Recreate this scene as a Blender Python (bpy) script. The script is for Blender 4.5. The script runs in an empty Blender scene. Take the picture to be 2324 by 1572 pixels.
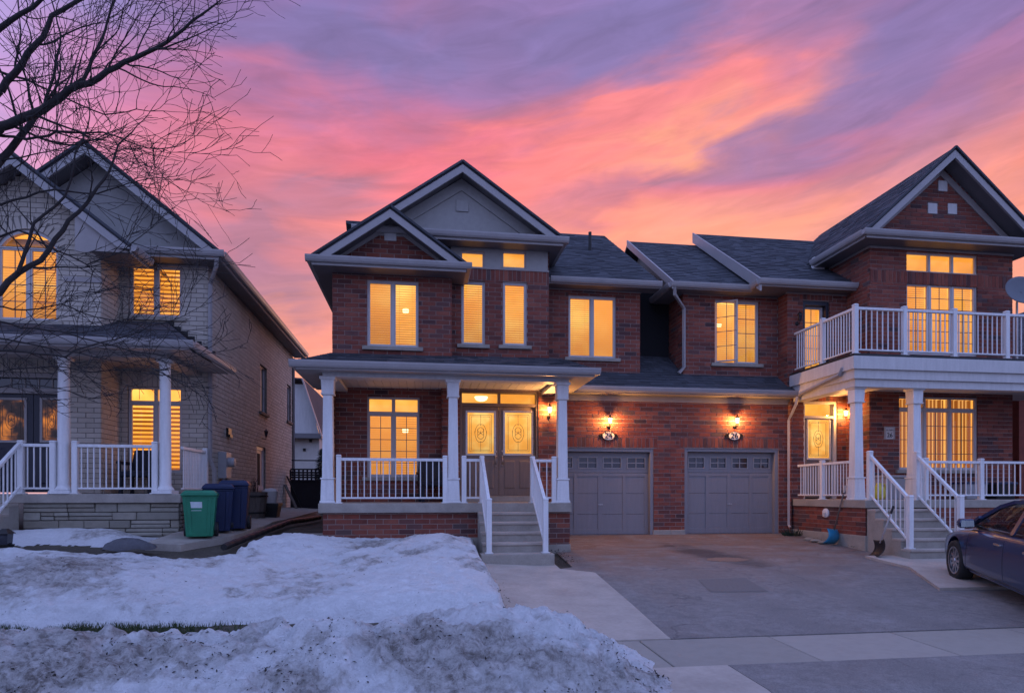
import bpy, bmesh, math, random
from math import sin, cos, tan, atan, atan2, radians, pi, sqrt, exp
from mathutils import Vector, Matrix, noise
from mathutils.bvhtree import BVHTree
random.seed(11)
scene = bpy.context.scene
col = scene.collection

# ------------------------------------------------------------------ camera
# The camera stands on the street, 1 m above the garage floor (z = 0), looking 8.1 deg to the right of the facades' normal (+Y).
YAW = radians(8.1); FPX = 1428.0; CXP = 1162.0; HYP = 1120.0; CZ = 1.0
cam_d = bpy.data.cameras.new('camera'); cam = bpy.data.objects.new('camera', cam_d); col.objects.link(cam)
cam.location = (0, 0, CZ); cam.rotation_euler = (radians(90), 0, -YAW)
cam_d.sensor_width = 36; cam_d.lens = 36 * FPX / 2324; cam_d.shift_y = (HYP - 786) / 2324
cam_d.clip_start = 0.1; cam_d.clip_end = 2000
scene.camera = cam
SY, CY = sin(YAW), cos(YAW)
def X(px, Y):                      # survey of the photograph: a picture column on the facade plane at depth Y -> metres
    u = (px - CXP) / FPX
    return Y * (SY + u * CY) / (CY - u * SY)
def Z(px, py, Y):
    u = (px - CXP) / FPX
    return CZ + (HYP - py) / FPX * Y / (CY - u * SY)

# ------------------------------------------------------------------ sky
SUN_AZ, SUN_EL = radians(16), radians(4)
world = bpy.data.worlds.new('World'); scene.world = world; world.use_nodes = True
wt = world.node_tree; wt.nodes.clear()
class NG:
    """tiny node-graph writer"""
    def __init__(s, tree): s.t = tree
    def n(s, kind, **kw):
        nd = s.t.nodes.new(kind)
        for k, v in kw.items():
            if k.startswith('i_'):
                key = k[2:]; key = int(key) if key.isdigit() else key.replace('_', ' ')
                s.put(nd.inputs[key], v)
            else: setattr(nd, k, v)
        return nd
    def put(s, sock, v):
        if isinstance(v, bpy.types.NodeSocket): s.t.links.new(v, sock)
        else: sock.default_value = v
    def m(s, op, a, b=0.0, c=None, clamp=False):
        nd = s.t.nodes.new('ShaderNodeMath'); nd.operation = op; nd.use_clamp = clamp
        s.put(nd.inputs[0], a); s.put(nd.inputs[1], b)
        if c is not None: s.put(nd.inputs[2], c)
        return nd.outputs[0]
    def mix(s, f, a, b, mode='MIX'):
        nd = s.t.nodes.new('ShaderNodeMix'); nd.data_type = 'RGBA'; nd.blend_type = mode
        s.put(nd.inputs[0], f)
        for sock, v in ((nd.inputs[6], a), (nd.inputs[7], b)):
            s.put(sock, v if isinstance(v, bpy.types.NodeSocket) else (v[0], v[1], v[2], 1))
        return nd.outputs[2]
    def ramp(s, f, stops, interp='LINEAR'):
        nd = s.t.nodes.new('ShaderNodeValToRGB'); cr = nd.color_ramp; cr.interpolation = interp
        while len(cr.elements) < len(stops): cr.elements.new(0.5)
        for e, (p, c) in zip(cr.elements, stops):
            e.position = p; e.color = (c[0], c[1], c[2], 1) if hasattr(c, '__len__') else (c, c, c, 1)
        s.put(nd.inputs[0], f); return nd.outputs[0]
    def smooth(s, v, a, b):
        nd = s.t.nodes.new('ShaderNodeMapRange'); nd.interpolation_type = 'SMOOTHSTEP'
        s.put(nd.inputs[0], v); nd.inputs[1].default_value = a; nd.inputs[2].default_value = b
        return nd.outputs[0]
    def comb(s, x, y, z):
        nd = s.t.nodes.new('ShaderNodeCombineXYZ')
        for i, v in enumerate((x, y, z)): s.put(nd.inputs[i], v)
        return nd.outputs[0]
    def noise(s, vec, scale, detail=4, rough=.5, dist=0.0):
        nd = s.t.nodes.new('ShaderNodeTexNoise')
        s.put(nd.inputs['Vector'], vec); nd.inputs['Scale'].default_value = scale; nd.inputs['Detail'].default_value = detail
        nd.inputs['Roughness'].default_value = rough; nd.inputs['Distortion'].default_value = dist
        return nd.outputs[0]
g = NG(wt)
tc = g.n('ShaderNodeTexCoord').outputs['Generated']
sep = g.n('ShaderNodeSeparateXYZ', i_0=tc)
dx, dy, dz = sep.outputs
az = g.m('ARCTAN2', dx, dy); el = g.m('ARCSINE', dz)
# clouds drift in long streaks that climb to the right
p1 = g.comb(g.m('MULTIPLY', az, 1.6), g.m('SUBTRACT', g.m('MULTIPLY', el, 5.0), g.m('MULTIPLY', az, .5)), 0.3)
n1 = g.noise(p1, 1.5, 5, .52, .6)
n2 = g.noise(g.comb(g.m('MULTIPLY', az, 2.2), g.m('SUBTRACT', g.m('MULTIPLY', el, 7.5), g.m('MULTIPLY', az, .6)), 4.7), 1.9, 5, .5, .9)
aw = g.m('ADD', az, g.m('MULTIPLY', g.m('SUBTRACT', n2, .5), .34))
ew = g.m('ADD', el, g.m('MULTIPLY', g.m('SUBTRACT', n1, .5), .22))
def sky_at(px, py):
    u = (px - CXP) / FPX; v = (HYP - py) / FPX
    return YAW + atan(u), atan(v * cos(atan(u)))
warp = g.comb(aw, ew, 0.0)
def cloud(px, py, rx, ry, rot, amp):           # a soft cloud bank at a bearing and elevation
    a0, e0 = sky_at(px, py)
    mp = g.n('ShaderNodeMapping', vector_type='TEXTURE', i_Vector=warp, i_Location=(a0, e0, 0), i_Rotation=(0, 0, radians(rot)), i_Scale=(rx * 2.1, ry * 2.1, 1))
    return g.n('ShaderNodeTexGradient', gradient_type='QUADRATIC_SPHERE', i_Vector=mp.outputs[0]).outputs['Fac'], amp
def total(lst):
    r = 0.0
    for x, amp in lst: r = g.m('MULTIPLY_ADD', x, amp * 1.15, r)
    return r
eln = g.m('DIVIDE', ew, pi / 2, clamp=True)
base = g.ramp(eln, [(0.0, (.88, .40, .22)), (.14, (.92, .34, .21)), (.20, (.93, .255, .215)), (.255, (.92, .19, .215)), (.305, (.84, .145, .23)), (.355, (.50, .145, .30)),
                    (.41, (.32, .145, .36)), (.52, (.22, .17, .42)), (.72, (.24, .25, .58)), (1.0, (.28, .34, .76))])
rose = total([cloud(540, 520, .13, .10, 10, .9), cloud(700, 640, .16, .035, 5, .55), cloud(1500, 395, .22, .022, 14, .8), cloud(740, 440, .06, .035, 20, .55),
              cloud(1150, 290, .15, .03, 10, .5), cloud(2210, 400, .08, .05, 20, .5), cloud(1990, 330, .22, .018, 12, .6), cloud(560, 700, .12, .02, 0, .5)])
glow = total([cloud(1430, 300, .24, .048, 17, 1.0), cloud(1100, 450, .30, .040, 12, .55), cloud(1760, 470, .42, .055, 10, .7), cloud(640, 370, .16, .045, 12, .55), cloud(1640, 215, .10, .028, 12, .6), cloud(700, 790, .16, .05, 5, .7)])
blue = total([cloud(1350, 50, .34, .10, 4, .9), cloud(1880, 190, .22, .065, 10, 1.0), cloud(2230, 230, .16, .06, 20, .9), cloud(2050, 130, .2, .03, 14, .6), cloud(820, 40, .2, .05, 0, .5), cloud(1720, 60, .26, .055, 6, .8), cloud(180, 60, .30, .09, 4, .65), cloud(640, 130, .22, .06, 8, .45), cloud(2120, 300, .12, .03, 10, .5)])
amber = total([cloud(1560, 300, .14, .022, 16, .9), cloud(1780, 500, .34, .05, 6, .8), cloud(1350, 540, .30, .035, 0, .6), cloud(690, 810, .12, .03, 0, .8), cloud(2330, 520, .14, .08, 10, .7)])
pinkr = total([cloud(2200, 60, .28, .045, 16, .8), cloud(900, 200, .3, .06, 18, .35), cloud(1700, 110, .25, .02, 12, .4)])
sk = g.mix(g.m('MULTIPLY', g.smooth(n1, .5, .72), .45), base, (.40, .15, .28))
sk = g.mix(g.m('MULTIPLY', g.smooth(n2, .54, .76), .22), sk, (.98, .24, .24))
sk = g.mix(g.m('MINIMUM', pinkr, .8), sk, (.66, .17, .34))
sk = g.mix(g.m('MINIMUM', blue, .88), sk, (.20, .16, .40))
sk = g.mix(g.m('MINIMUM', glow, .85), sk, (1.0, .235, .225))
sk = g.mix(g.m('MULTIPLY', g.m('MINIMUM', amber, .9), .70), sk, (1.0, .40, .21))
sk = g.mix(g.m('MINIMUM', rose, .85), sk, (.40, .17, .28))
# away from the afterglow the sky is an even dusk blue
wisp = g.noise(g.comb(g.m('MULTIPLY', az, 5.0), g.m('SUBTRACT', g.m('MULTIPLY', el, 26.0), g.m('MULTIPLY', az, 2.4)), 2.2), 1.6, 5, .6, .7)
sk = g.mix(1.0, sk, g.comb(*([g.m('ADD', .68, g.m('MULTIPLY', wisp, .66))] * 3)), 'MULTIPLY')
side = g.smooth(g.m('COSINE', g.m('SUBTRACT', az, SUN_AZ)), .46, .86)
dusk = g.ramp(g.m('DIVIDE', el, pi / 2, clamp=True), [(0, (.48, .55, 1.05)), (.25, (.46, .60, 1.28)), (1.0, (.42, .57, 1.22))])
dusk = g.mix(g.m('MULTIPLY', g.smooth(n1, .45, .8), .35), dusk, (.54, .58, 1.05))
high = g.smooth(el, .62, 1.15)
sk = g.mix(high, sk, (.42, .56, 1.18))
skyc = g.mix(side, dusk, sk)
skyc = g.mix(g.smooth(el, -.02, -.12), skyc, (.10, .09, .13))
bg = g.n('ShaderNodeBackground', i_Color=skyc, i_Strength=1.0)
nish = g.n('ShaderNodeTexSky', sky_type='NISHITA', sun_disc=False, sun_elevation=radians(1.0), sun_rotation=SUN_AZ)
bg2 = g.n('ShaderNodeBackground', i_Color=nish.outputs[0], i_Strength=0.05)
addsh = g.n('ShaderNodeAddShader', i_0=bg.outputs[0], i_1=bg2.outputs[0])
g.n('ShaderNodeOutputWorld', i_Surface=addsh.outputs[0])

# ------------------------------------------------------------------ sun: only the last low pink afterglow behind the roofs
sun_d = bpy.data.lights.new('sun', 'SUN'); sun_d.energy = 0.15; sun_d.angle = radians(14); sun_d.color = (1.0, .55, .42)
sun = bpy.data.objects.new('sun', sun_d); col.objects.link(sun)
sun.rotation_euler = Vector((-sin(SUN_AZ) * cos(SUN_EL), -cos(SUN_AZ) * cos(SUN_EL), -sin(SUN_EL))).to_track_quat('-Z', 'Y').to_euler()

vs = scene.view_settings
vs.view_transform = 'Standard'; vs.look = 'None'; vs.exposure = 0.0; vs.gamma = 1.0; vs.use_curve_mapping = False
scene.cycles.use_denoising = True
scene.cycles.max_bounces = 5; scene.cycles.diffuse_bounces = 2; scene.cycles.glossy_bounces = 2; scene.cycles.use_adaptive_sampling = True; scene.cycles.adaptive_threshold = .02; scene.cycles.transparent_max_bounces = 10
scene.cycles.sample_clamp_indirect = 4.0
world.cycles.sampling_method = 'MANUAL'; world.cycles.sample_map_resolution = 256

# ------------------------------------------------------------------ materials
def new_mat(name):
    m = bpy.data.materials.new(name); m.use_nodes = True; m.node_tree.nodes.clear()
    return m, NG(m.node_tree)
def finish(g, shader): g.n('ShaderNodeOutputMaterial', i_Surface=shader)
def wpos(g): return g.n('ShaderNodeNewGeometry').outputs['Position']
def island(g):
    r = g.m('ADD', g.n('ShaderNodeNewGeometry').outputs['Random Per Island'], g.n('ShaderNodeObjectInfo').outputs['Random'])
    return g.m('FRACT', r)
def principled(g, color, rough=.6, metal=0.0, bump=None, bstr=.3, bdist=.01, spec=.4, coat=0.0):
    p = g.n('ShaderNodeBsdfPrincipled')
    g.put(p.inputs['Base Color'], color if isinstance(color, bpy.types.NodeSocket) else (*color, 1))
    g.put(p.inputs['Roughness'], rough); p.inputs['Metallic'].default_value = metal
    p.inputs['Specular IOR Level'].default_value = spec; p.inputs['Coat Weight'].default_value = coat
    if bump is not None:
        b = g.n('ShaderNodeBump', i_Strength=bstr, i_Distance=bdist, i_Height=bump)
        g.t.links.new(b.outputs[0], p.inputs['Normal'])
    return p.outputs[0]
def plain(name, c, rough=.55, var=.18, scale=6.0, metal=0.0, spec=.4, bump=.15, coat=0.0, streak=False):
    m, g = new_mat(name); P = wpos(g)
    if streak:
        P2 = g.n('ShaderNodeVectorMath', operation='MULTIPLY', i_0=P, i_1=(5, 5, .6)).outputs[0]
        a = g.noise(P2, scale, 4, .6)
    else: a = g.noise(P, scale, 5, .6)
    b = g.noise(P, scale * 9, 3, .6)
    f = g.m('ADD', g.m('MULTIPLY', a, .7), g.m('MULTIPLY', b, .3))
    lo = tuple(x * (1 - var) for x in c); hi = tuple(min(1, x * (1 + var)) for x in c)
    cc = g.ramp(f, [(.3, lo), (.7, hi)])
    finish(g, principled(g, cc, g.m('ADD', rough - .08, g.m('MULTIPLY', a, .16)), metal, b, bump, .004, spec, coat))
    return m
def brick_mat(name, tones, soot=.35):
    m, g = new_mat(name); P = wpos(g); r = island(g)
    c = g.ramp(r, [(i / (len(tones) - 1) if len(tones) > 1 else 0, t) for i, t in enumerate(tones)])
    blot = g.noise(P, 1.1, 4, .6); fine = g.noise(P, 38, 4, .65); mid = g.noise(P, 9, 3, .6)
    c = g.mix(g.m('MULTIPLY', g.smooth(mid, .35, .75), soot), c, tuple(x * .45 for x in tones[0]), 'MIX')
    c = g.mix(g.m('MULTIPLY', g.smooth(blot, .5, .8), .35), c, tuple(x * .7 + .02 for x in tones[-1]))
    finish(g, principled(g, c, .88, 0, fine, .5, .006, .25))
    return m
def shingle_mat(name, c):
    m, g = new_mat(name); P = wpos(g); r = island(g)
    k = g.m('ADD', .60, g.m('MULTIPLY', r, .8))
    fine = g.noise(P, 60, 3, .7); wide = g.noise(P, .8, 3, .5)
    cc = g.mix(1.0, c, g.comb(k, k, k), 'MULTIPLY')
    cc = g.mix(g.m('MULTIPLY', fine, .5), cc, tuple(x * 1.9 for x in c))
    cc = g.mix(g.m('MULTIPLY', g.smooth(wide, .45, .8), .35), cc, tuple(x * .6 for x in c))
    finish(g, principled(g, cc, .8, 0, fine, .6, .006, .3))
    return m
def glow_mat(name, c, strength, var=.25, scale=1.2, warm=(1.0, .62, .22)):
    m, g = new_mat(name); P = wpos(g); a = g.noise(P, scale, 3, .5)
    cc = g.mix(g.smooth(a, .40, .72), c, warm)
    s = g.m('MULTIPLY', strength, g.m('ADD', 1 - var, g.m('MULTIPLY', a, 2 * var)))
    if name.startswith('lit_'):
        gz_ = g.n('ShaderNodeSeparateXYZ', i_0=g.n('ShaderNodeTexCoord').outputs['Generated']).outputs[2]; rr = g.n('ShaderNodeObjectInfo').outputs['Random']
        s = g.m('MULTIPLY', s, g.m('ADD', g.m('MULTIPLY', rr, .42), g.m('ADD', .62, g.m('MULTIPLY', g.smooth(gz_, .0, .9), .34))))  # ceiling-light falloff put into the glow: brighter towards the top, random per object
    e = g.n('ShaderNodeEmission', i_Color=cc, i_Strength=s)
    if name.startswith('lit_room'):                   # the room lining shines inwards only
        bk_ = g.n('ShaderNodeBsdfDiffuse', i_Color=(.02, .02, .02, 1)); e = g.n('ShaderNodeMixShader', i_0=g.n('ShaderNodeNewGeometry').outputs['Backfacing'], i_1=e.outputs[0], i_2=bk_.outputs[0])
    finish(g, e.outputs[0]); return m
def glass_mat(name, tint=(1, 1, 1), gloss=.08, gcol=(1, 1, 1), rough=.02):
    m, g = new_mat(name)
    t = g.n('ShaderNodeBsdfTransparent', i_Color=(*tint, 1)); gl = g.n('ShaderNodeBsdfGlossy', i_Color=(*gcol, 1), i_Roughness=rough)
    fc = g.n('ShaderNodeLayerWeight', i_Blend=.5).outputs['Facing']; fr = g.m('MULTIPLY', g.m('POWER', fc, 5.0), .9)
    mx = g.n('ShaderNodeMixShader', i_0=g.m('ADD', fr, gloss, clamp=True), i_1=t.outputs[0], i_2=gl.outputs[0])
    finish(g, mx.outputs[0]); return m

M = {}
M['brick'] = brick_mat('red_brick', [(.080, .045, .046), (.225, .062, .043), (.275, .078, .052), (.17, .050, .038), (.31, .102, .068), (.24, .068, .047), (.105, .072, .072)], .30)
M['brick_tan'] = brick_mat('tan_brick', [(.45, .395, .33), (.53, .465, .39), (.48, .42, .35), (.57, .505, .43), (.505, .445, .375)], .10)
M['mortar'] = plain('mortar', (.33, .265, .24), .95, .25, 9)
M['mortar_dark'] = plain('dark_mortar', (.22, .20, .18), .95, .25, 9)
M['stone'] = brick_mat('porch_stone', [(.23, .21, .17), (.31, .29, .24), (.27, .24, .19), (.37, .34, .28), (.29, .27, .22)], .25)
M['shingle'] = shingle_mat('roof_shingle', (.050, .053, .062))
M['trim'] = plain('taupe_trim', (.34, .305, .29), .5, .10, 4)
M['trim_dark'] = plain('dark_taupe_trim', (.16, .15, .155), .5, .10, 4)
M['fascia'] = plain('aluminium_fascia', (.34, .315, .31), .42, .10, 3, spec=.5)
M['stucco'] = plain('stucco', (.36, .345, .325), .9, .10, 12, bump=.4)
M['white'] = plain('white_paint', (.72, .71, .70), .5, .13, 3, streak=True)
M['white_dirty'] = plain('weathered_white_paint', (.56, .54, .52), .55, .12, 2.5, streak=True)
M['wood_white'] = plain('vinyl_frame', (.50, .47, .46), .45, .08, 4)
M['concrete'] = plain('concrete', (.33, .295, .25), .9, .22, 3.5, bump=.5)
M['concrete_pale'] = plain('pale_concrete', (.42, .355, .30), .9, .20, 2.2, bump=.5)
M['garage'] = plain('garage_door_paint', (.225, .215, .225), .5, .08, 3, streak=True)
M['door_brown'] = plain('brown_door_paint', (.17, .125, .105), .42, .15, 4, streak=True)
M['door_navy'] = plain('navy_door_paint', (.012, .014, .028), .35, .2, 4)
M['dark'] = plain('dark_interior_and_shade', (.012, .012, .015), .9, .2, 3)
M['metal_dark'] = plain('dark_metal', (.03, .028, .028), .45, .2, 20, metal=.6)
M['metal'] = plain('galvanised_metal', (.42, .42, .43), .4, .15, 8, metal=.7)
M['brass'] = plain('aged_nickel', (.42, .36, .32), .3, .15, 20, metal=.9)
M['grey_box'] = plain('grey_utility_paint', (.34, .34, .35), .5, .1, 6)
M['black_plastic'] = plain('black_plastic', (.018, .018, .020), .5, .2, 10)
M['green_plastic'] = plain('green_plastic', (.018, .19, .10), .42, .15, 6)
M['navy_plastic'] = plain('blue_plastic', (.008, .018, .062), .4, .15, 6)
M['blue_plastic'] = plain('light_blue_plastic', (.02, .20, .34), .45, .2, 8)
M['yellow'] = plain('yellow_plastic', (.55, .48, .06), .5, .2, 14)
M['label_white'] = plain('pale_label', (.55, .65, .66), .6, .1, 10)
M['wicker'] = plain('dark_wicker', (.012, .013, .022), .7, .3, 30)
M['timber'] = plain('weathered_timber', (.12, .10, .085), .85, .3, 9, streak=True)
M['bark'] = plain('bark', (.035, .030, .030), .9, .3, 30, bump=.6)
M['ivory'] = plain('plaque_enamel', (.72, .62, .55), .4, .06, 8)
M['black_paint'] = plain('black_paint', (.015, .013, .013), .5, .1, 8)
M['rug'] = plain('dirty_cloth', (.09, .09, .10), .9, .3, 12)
M['glow'] = glow_mat('lit_room', (1.0, .37, .045), 1.25, .30, .9, (1.0, .56, .12))
M['glow_soft'] = glow_mat('lit_room_soft', (1.0, .36, .045), 1.0, .25, 1.3, (1.0, .48, .10))
M['slat'] = glow_mat('lit_blind_slat', (.95, .29, .035), .76, .25, 1.6, (1.0, .42, .07))
M['slat_closed'] = glow_mat('lit_closed_blind', (1.0, .345, .045), .88, .15, 1.2, (1.0, .43, .08))
M['zebra'] = glow_mat('lit_zebra_band', (.75, .20, .03), .50, .25, 1.0, (.9, .30, .05))
M['curtain'] = glow_mat('lit_curtain', (.95, .33, .06), .85, .40, 3.0, (1.0, .58, .22))
M['door_glass'] = glow_mat('lit_frosted_glass', (1.0, .42, .075), 1.05, .15, 3.0, (1.0, .60, .17))
M['door_glass_dim'] = glow_mat('dim_frosted_glass', (.035, .030, .045), 1.0, .8, 3.5, (.50, .16, .04))
m, g = new_mat('lamp_glass')                          # frosted, half lets the bulb's light through
e0 = g.n('ShaderNodeEmission', i_Color=(1.0, .55, .17, 1), i_Strength=11.0); t0 = g.n('ShaderNodeBsdfTransparent')
finish(g, g.n('ShaderNodeMixShader', i_0=.5, i_1=t0.outputs[0], i_2=e0.outputs[0]).outputs[0]); M['bulb'] = m
M['ceil_lamp'] = glow_mat('ceiling_lamp_glass', (1.0, .80, .38), 2.6, .05, 4, (1.0, .85, .45))
M['glass'] = glass_mat('window_glass', (.97, .97, .97), .015)
M['dark_glass'] = plain('dark_window_glass', (.020, .022, .035), .06, .1, 2, spec=.7, bump=0)
M['car_glass'] = glass_mat('car_glass', (.45, .55, .55), .07)
M['tyre'] = plain('tyre_rubber', (.018, .018, .019), .8, .2, 20)
M['rim'] = plain('alloy_rim', (.45, .45, .47), .3, .1, 10, metal=.85)
M['mirror'] = plain('mirror_glass', (.75, .8, .8), .04, .02, 2, metal=1.0, bump=0)
M['chrome'] = plain('chrome', (.75, .75, .77), .12, .03, 4, metal=1.0, bump=0)
M['lens'] = plain('headlight_lens', (.45, .46, .48), .1, .1, 6, spec=.7, bump=0)
M['red_lens'] = plain('tail_light_lens', (.25, .01, .01), .12, .1, 6, spec=.7, bump=0)
M['cream_wall'] = plain('cream_siding', (.52, .48, .43), .8, .1, 3)
M['fence_dark'] = plain('dark_fence', (.018, .017, .022), .8, .25, 8)
M['evergreen'] = plain('evergreen_needles', (.018, .035, .018), .8, .4, 6)
M['dish'] = plain('dish_grey', (.13, .14, .16), .5, .1, 5)
m, g = new_mat('car_paint')
finish(g, principled(g, (.009, .024, .085), .30, .2, None, coat=.8)); M['car'] = m

# snow: white, with brown grit where ploughs and thaw left it
m, g = new_mat('snow'); P = wpos(g)
px_, py_, pz_ = g.n('ShaderNodeSeparateXYZ', i_0=P).outputs
big = g.noise(P, .62, 5, .62, .4); midn = g.noise(P, 3.1, 6, .7, .3); fine = g.noise(P, 26, 5, .75)
f = g.m('ADD', g.m('MULTIPLY', big, .58), g.m('MULTIPLY', midn, .42))
front = g.smooth(py_, 7.0, 5.2)                       # the bank by the road holds more grit
def spot(cx, cy, rx, ry, amp):                        # old plough spill and a thawed patch, each where it lies
    a_ = g.m('DIVIDE', g.m('SUBTRACT', px_, cx), rx); b_ = g.m('DIVIDE', g.m('SUBTRACT', py_, cy), ry)
    return g.m('MULTIPLY', g.m('EXPONENT', g.m('MULTIPLY', g.m('ADD', g.m('MULTIPLY', a_, a_), g.m('MULTIPLY', b_, b_)), -1.0)), amp)
f2 = g.m('ADD', f, g.m('MULTIPLY', front, .030))
for sp in ((-4.7, 8.9, 1.1, .55, .12), (-4.2, 8.1, 1.6, .35, .06), (-.2, 9.6, .9, .6, .08), (-.6, 11.5, .9, .5, .06), (-2.0, 5.1, .8, .35, .10), (.2, 5.2, .9, .5, .11), (1.3, 5.0, .5, .3, .06)): f2 = g.m('ADD', f2, spot(*sp))
clod = g.noise(P, 7.5, 6, .78, .6)
dirt = g.m('MULTIPLY', g.smooth(f2, .52, .62), g.smooth(g.m('ADD', g.m('MULTIPLY', clod, .65), g.m('MULTIPLY', fine, .35)), .40, .62))
c = g.ramp(g.m('ADD', g.m('MULTIPLY', fine, .5), g.m('MULTIPLY', midn, .5)), [(.3, (.74, .745, .75)), (.62, (.92, .92, .92))])
c = g.mix(g.m('MULTIPLY', g.smooth(f2, .50, .62), .50), c, (.42, .365, .31))
c = g.mix(g.m('MULTIPLY', g.m('MINIMUM', dirt, .9), g.m('ADD', .70, g.m('MULTIPLY', g.smooth(f2, .60, .72), .28))), c, (.115, .088, .07))
finish(g, principled(g, c, .75, 0, g.m('ADD', g.m('MULTIPLY', fine, .7), g.m('ADD', g.m('MULTIPLY', midn, .5), g.m('MULTIPLY', clod, 1.1))), 1.0, .07, .3)); M['snow'] = m

# worn asphalt drive with damp stains and rust-brown washes by the garage
m, g = new_mat('driveway_asphalt'); P = wpos(g)
px_, py_, pz_ = g.n('ShaderNodeSeparateXYZ', i_0=P).outputs
big = g.noise(P, .45, 5, .6, .8); midn = g.noise(g.n('ShaderNodeVectorMath', operation='MULTIPLY', i_0=P, i_1=(.7, 1.6, 1)).outputs[0], 1.5, 5, .65, .6)
fine = g.noise(P, 55, 3, .7); grain = g.noise(P, 170, 2, .6); med = g.noise(P, 9, 4, .6)
c = g.ramp(g.m('ADD', g.m('MULTIPLY', fine, .6), g.m('MULTIPLY', med, .4)), [(.3, (.145, .130, .120)), (.7, (.31, .278, .258))])
brown = g.m('MULTIPLY', g.smooth(py_, 8.0, 13.0), g.smooth(midn, .28, .60))
c = g.mix(g.m('MULTIPLY', brown, .80), c, (.20, .112, .074))
c = g.mix(g.m('MULTIPLY', g.smooth(big, .54, .70), .45), c, (.11, .10, .10))
dx2 = g.m('SUBTRACT', g.m('SUBTRACT', px_, 5.6), g.m('MULTIPLY', g.m('SUBTRACT', py_, 12.2), -.25)); dy2 = g.m('DIVIDE', g.m('SUBTRACT', py_, 12.0), 2.0)
oil = g.m('EXPONENT', g.m('MULTIPLY', g.m('ADD', g.m('MULTIPLY', g.m('MULTIPLY', dx2, dx2), 2.4), g.m('MULTIPLY', dy2, dy2)), -1.0))
c = g.mix(g.m('MULTIPLY', g.smooth(g.m('MULTIPLY', oil, g.m('ADD', g.m('MULTIPLY', midn, 1.3), g.m('MULTIPLY', med, .5))), .34, .85), .80), c, (.050, .042, .045))
mot = g.noise(g.n('ShaderNodeVectorMath', operation='MULTIPLY', i_0=P, i_1=(1, 1.1, 1)).outputs[0], 1.7, 7, .74, .3)
c = g.mix(g.m('MULTIPLY', g.smooth(mot, .50, .74), .42), c, (.095, .084, .080)); c = g.mix(g.m('MULTIPLY', g.smooth(mot, .46, .30), .30), c, (.40, .37, .35))
trk = g.m('MULTIPLY', g.m('ADD', g.m('EXPONENT', g.m('MULTIPLY', g.m('POWER', g.m('SUBTRACT', px_, 4.6), 2.0), -14.0)), g.m('EXPONENT', g.m('MULTIPLY', g.m('POWER', g.m('SUBTRACT', px_, 6.1), 2.0), -14.0))), g.smooth(med, .35, .65))
c = g.mix(g.m('MULTIPLY', trk, .30), c, (.10, .088, .082))
vor = g.n('ShaderNodeTexVoronoi', feature='DISTANCE_TO_EDGE', i_Scale=.33, i_Vector=g.n('ShaderNodeVectorMath', operation='ADD', i_0=P, i_1=g.n('ShaderNodeVectorMath', operation='SCALE', i_0=g.n('ShaderNodeTexNoise', i_Vector=P, i_Scale=1.6, i_Detail=5.0).outputs['Color'], i_Scale=.9).outputs[0]).outputs[0]).outputs['Distance']
c = g.mix(g.m('MULTIPLY', g.smooth(vor, .006, .002), g.m('MULTIPLY', g.smooth(big, .45, .58), .45)), c, (.07, .062, .062))
c = g.mix(g.m('MULTIPLY', g.smooth(grain, .58, .70), .45), c, (.40, .37, .35))
rg = g.m('SUBTRACT', .93, g.m('MULTIPLY', g.smooth(big, .50, .72), .30))
finish(g, principled(g, c, rg, 0, g.m('ADD', fine, grain), .55, .010, .3)); M['asphalt'] = m
m, g = new_mat('road_asphalt'); P = wpos(g); fine = g.noise(P, 60, 3, .7); a = g.noise(P, 1.2, 5, .6)
c = g.ramp(g.m('ADD', g.m('MULTIPLY', fine, .6), g.m('MULTIPLY', a, .4)), [(.3, (.12, .116, .12)), (.7, (.22, .21, .215))])
finish(g, principled(g, c, .9, 0, fine, .6, .012, .3)); M['road'] = m
m, g = new_mat('soil'); P = wpos(g); fine = g.noise(P, 22, 5, .7); a = g.noise(P, 1.7, 5, .6)
c = g.ramp(g.m('ADD', g.m('MULTIPLY', fine, .5), g.m('MULTIPLY', a, .5)), [(.3, (.045, .038, .030)), (.55, (.10, .086, .066)), (.75, (.15, .13, .10))])
finish(g, principled(g, c, .95, 0, fine, .9, .03, .2)); M['soil'] = m
m, g = new_mat('winter_grass'); r = island(g)
finish(g, principled(g, g.ramp(r, [(0, (.024, .045, .014)), (.5, (.045, .075, .022)), (1, (.12, .105, .05))]), .8)); M['grass'] = m

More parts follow.
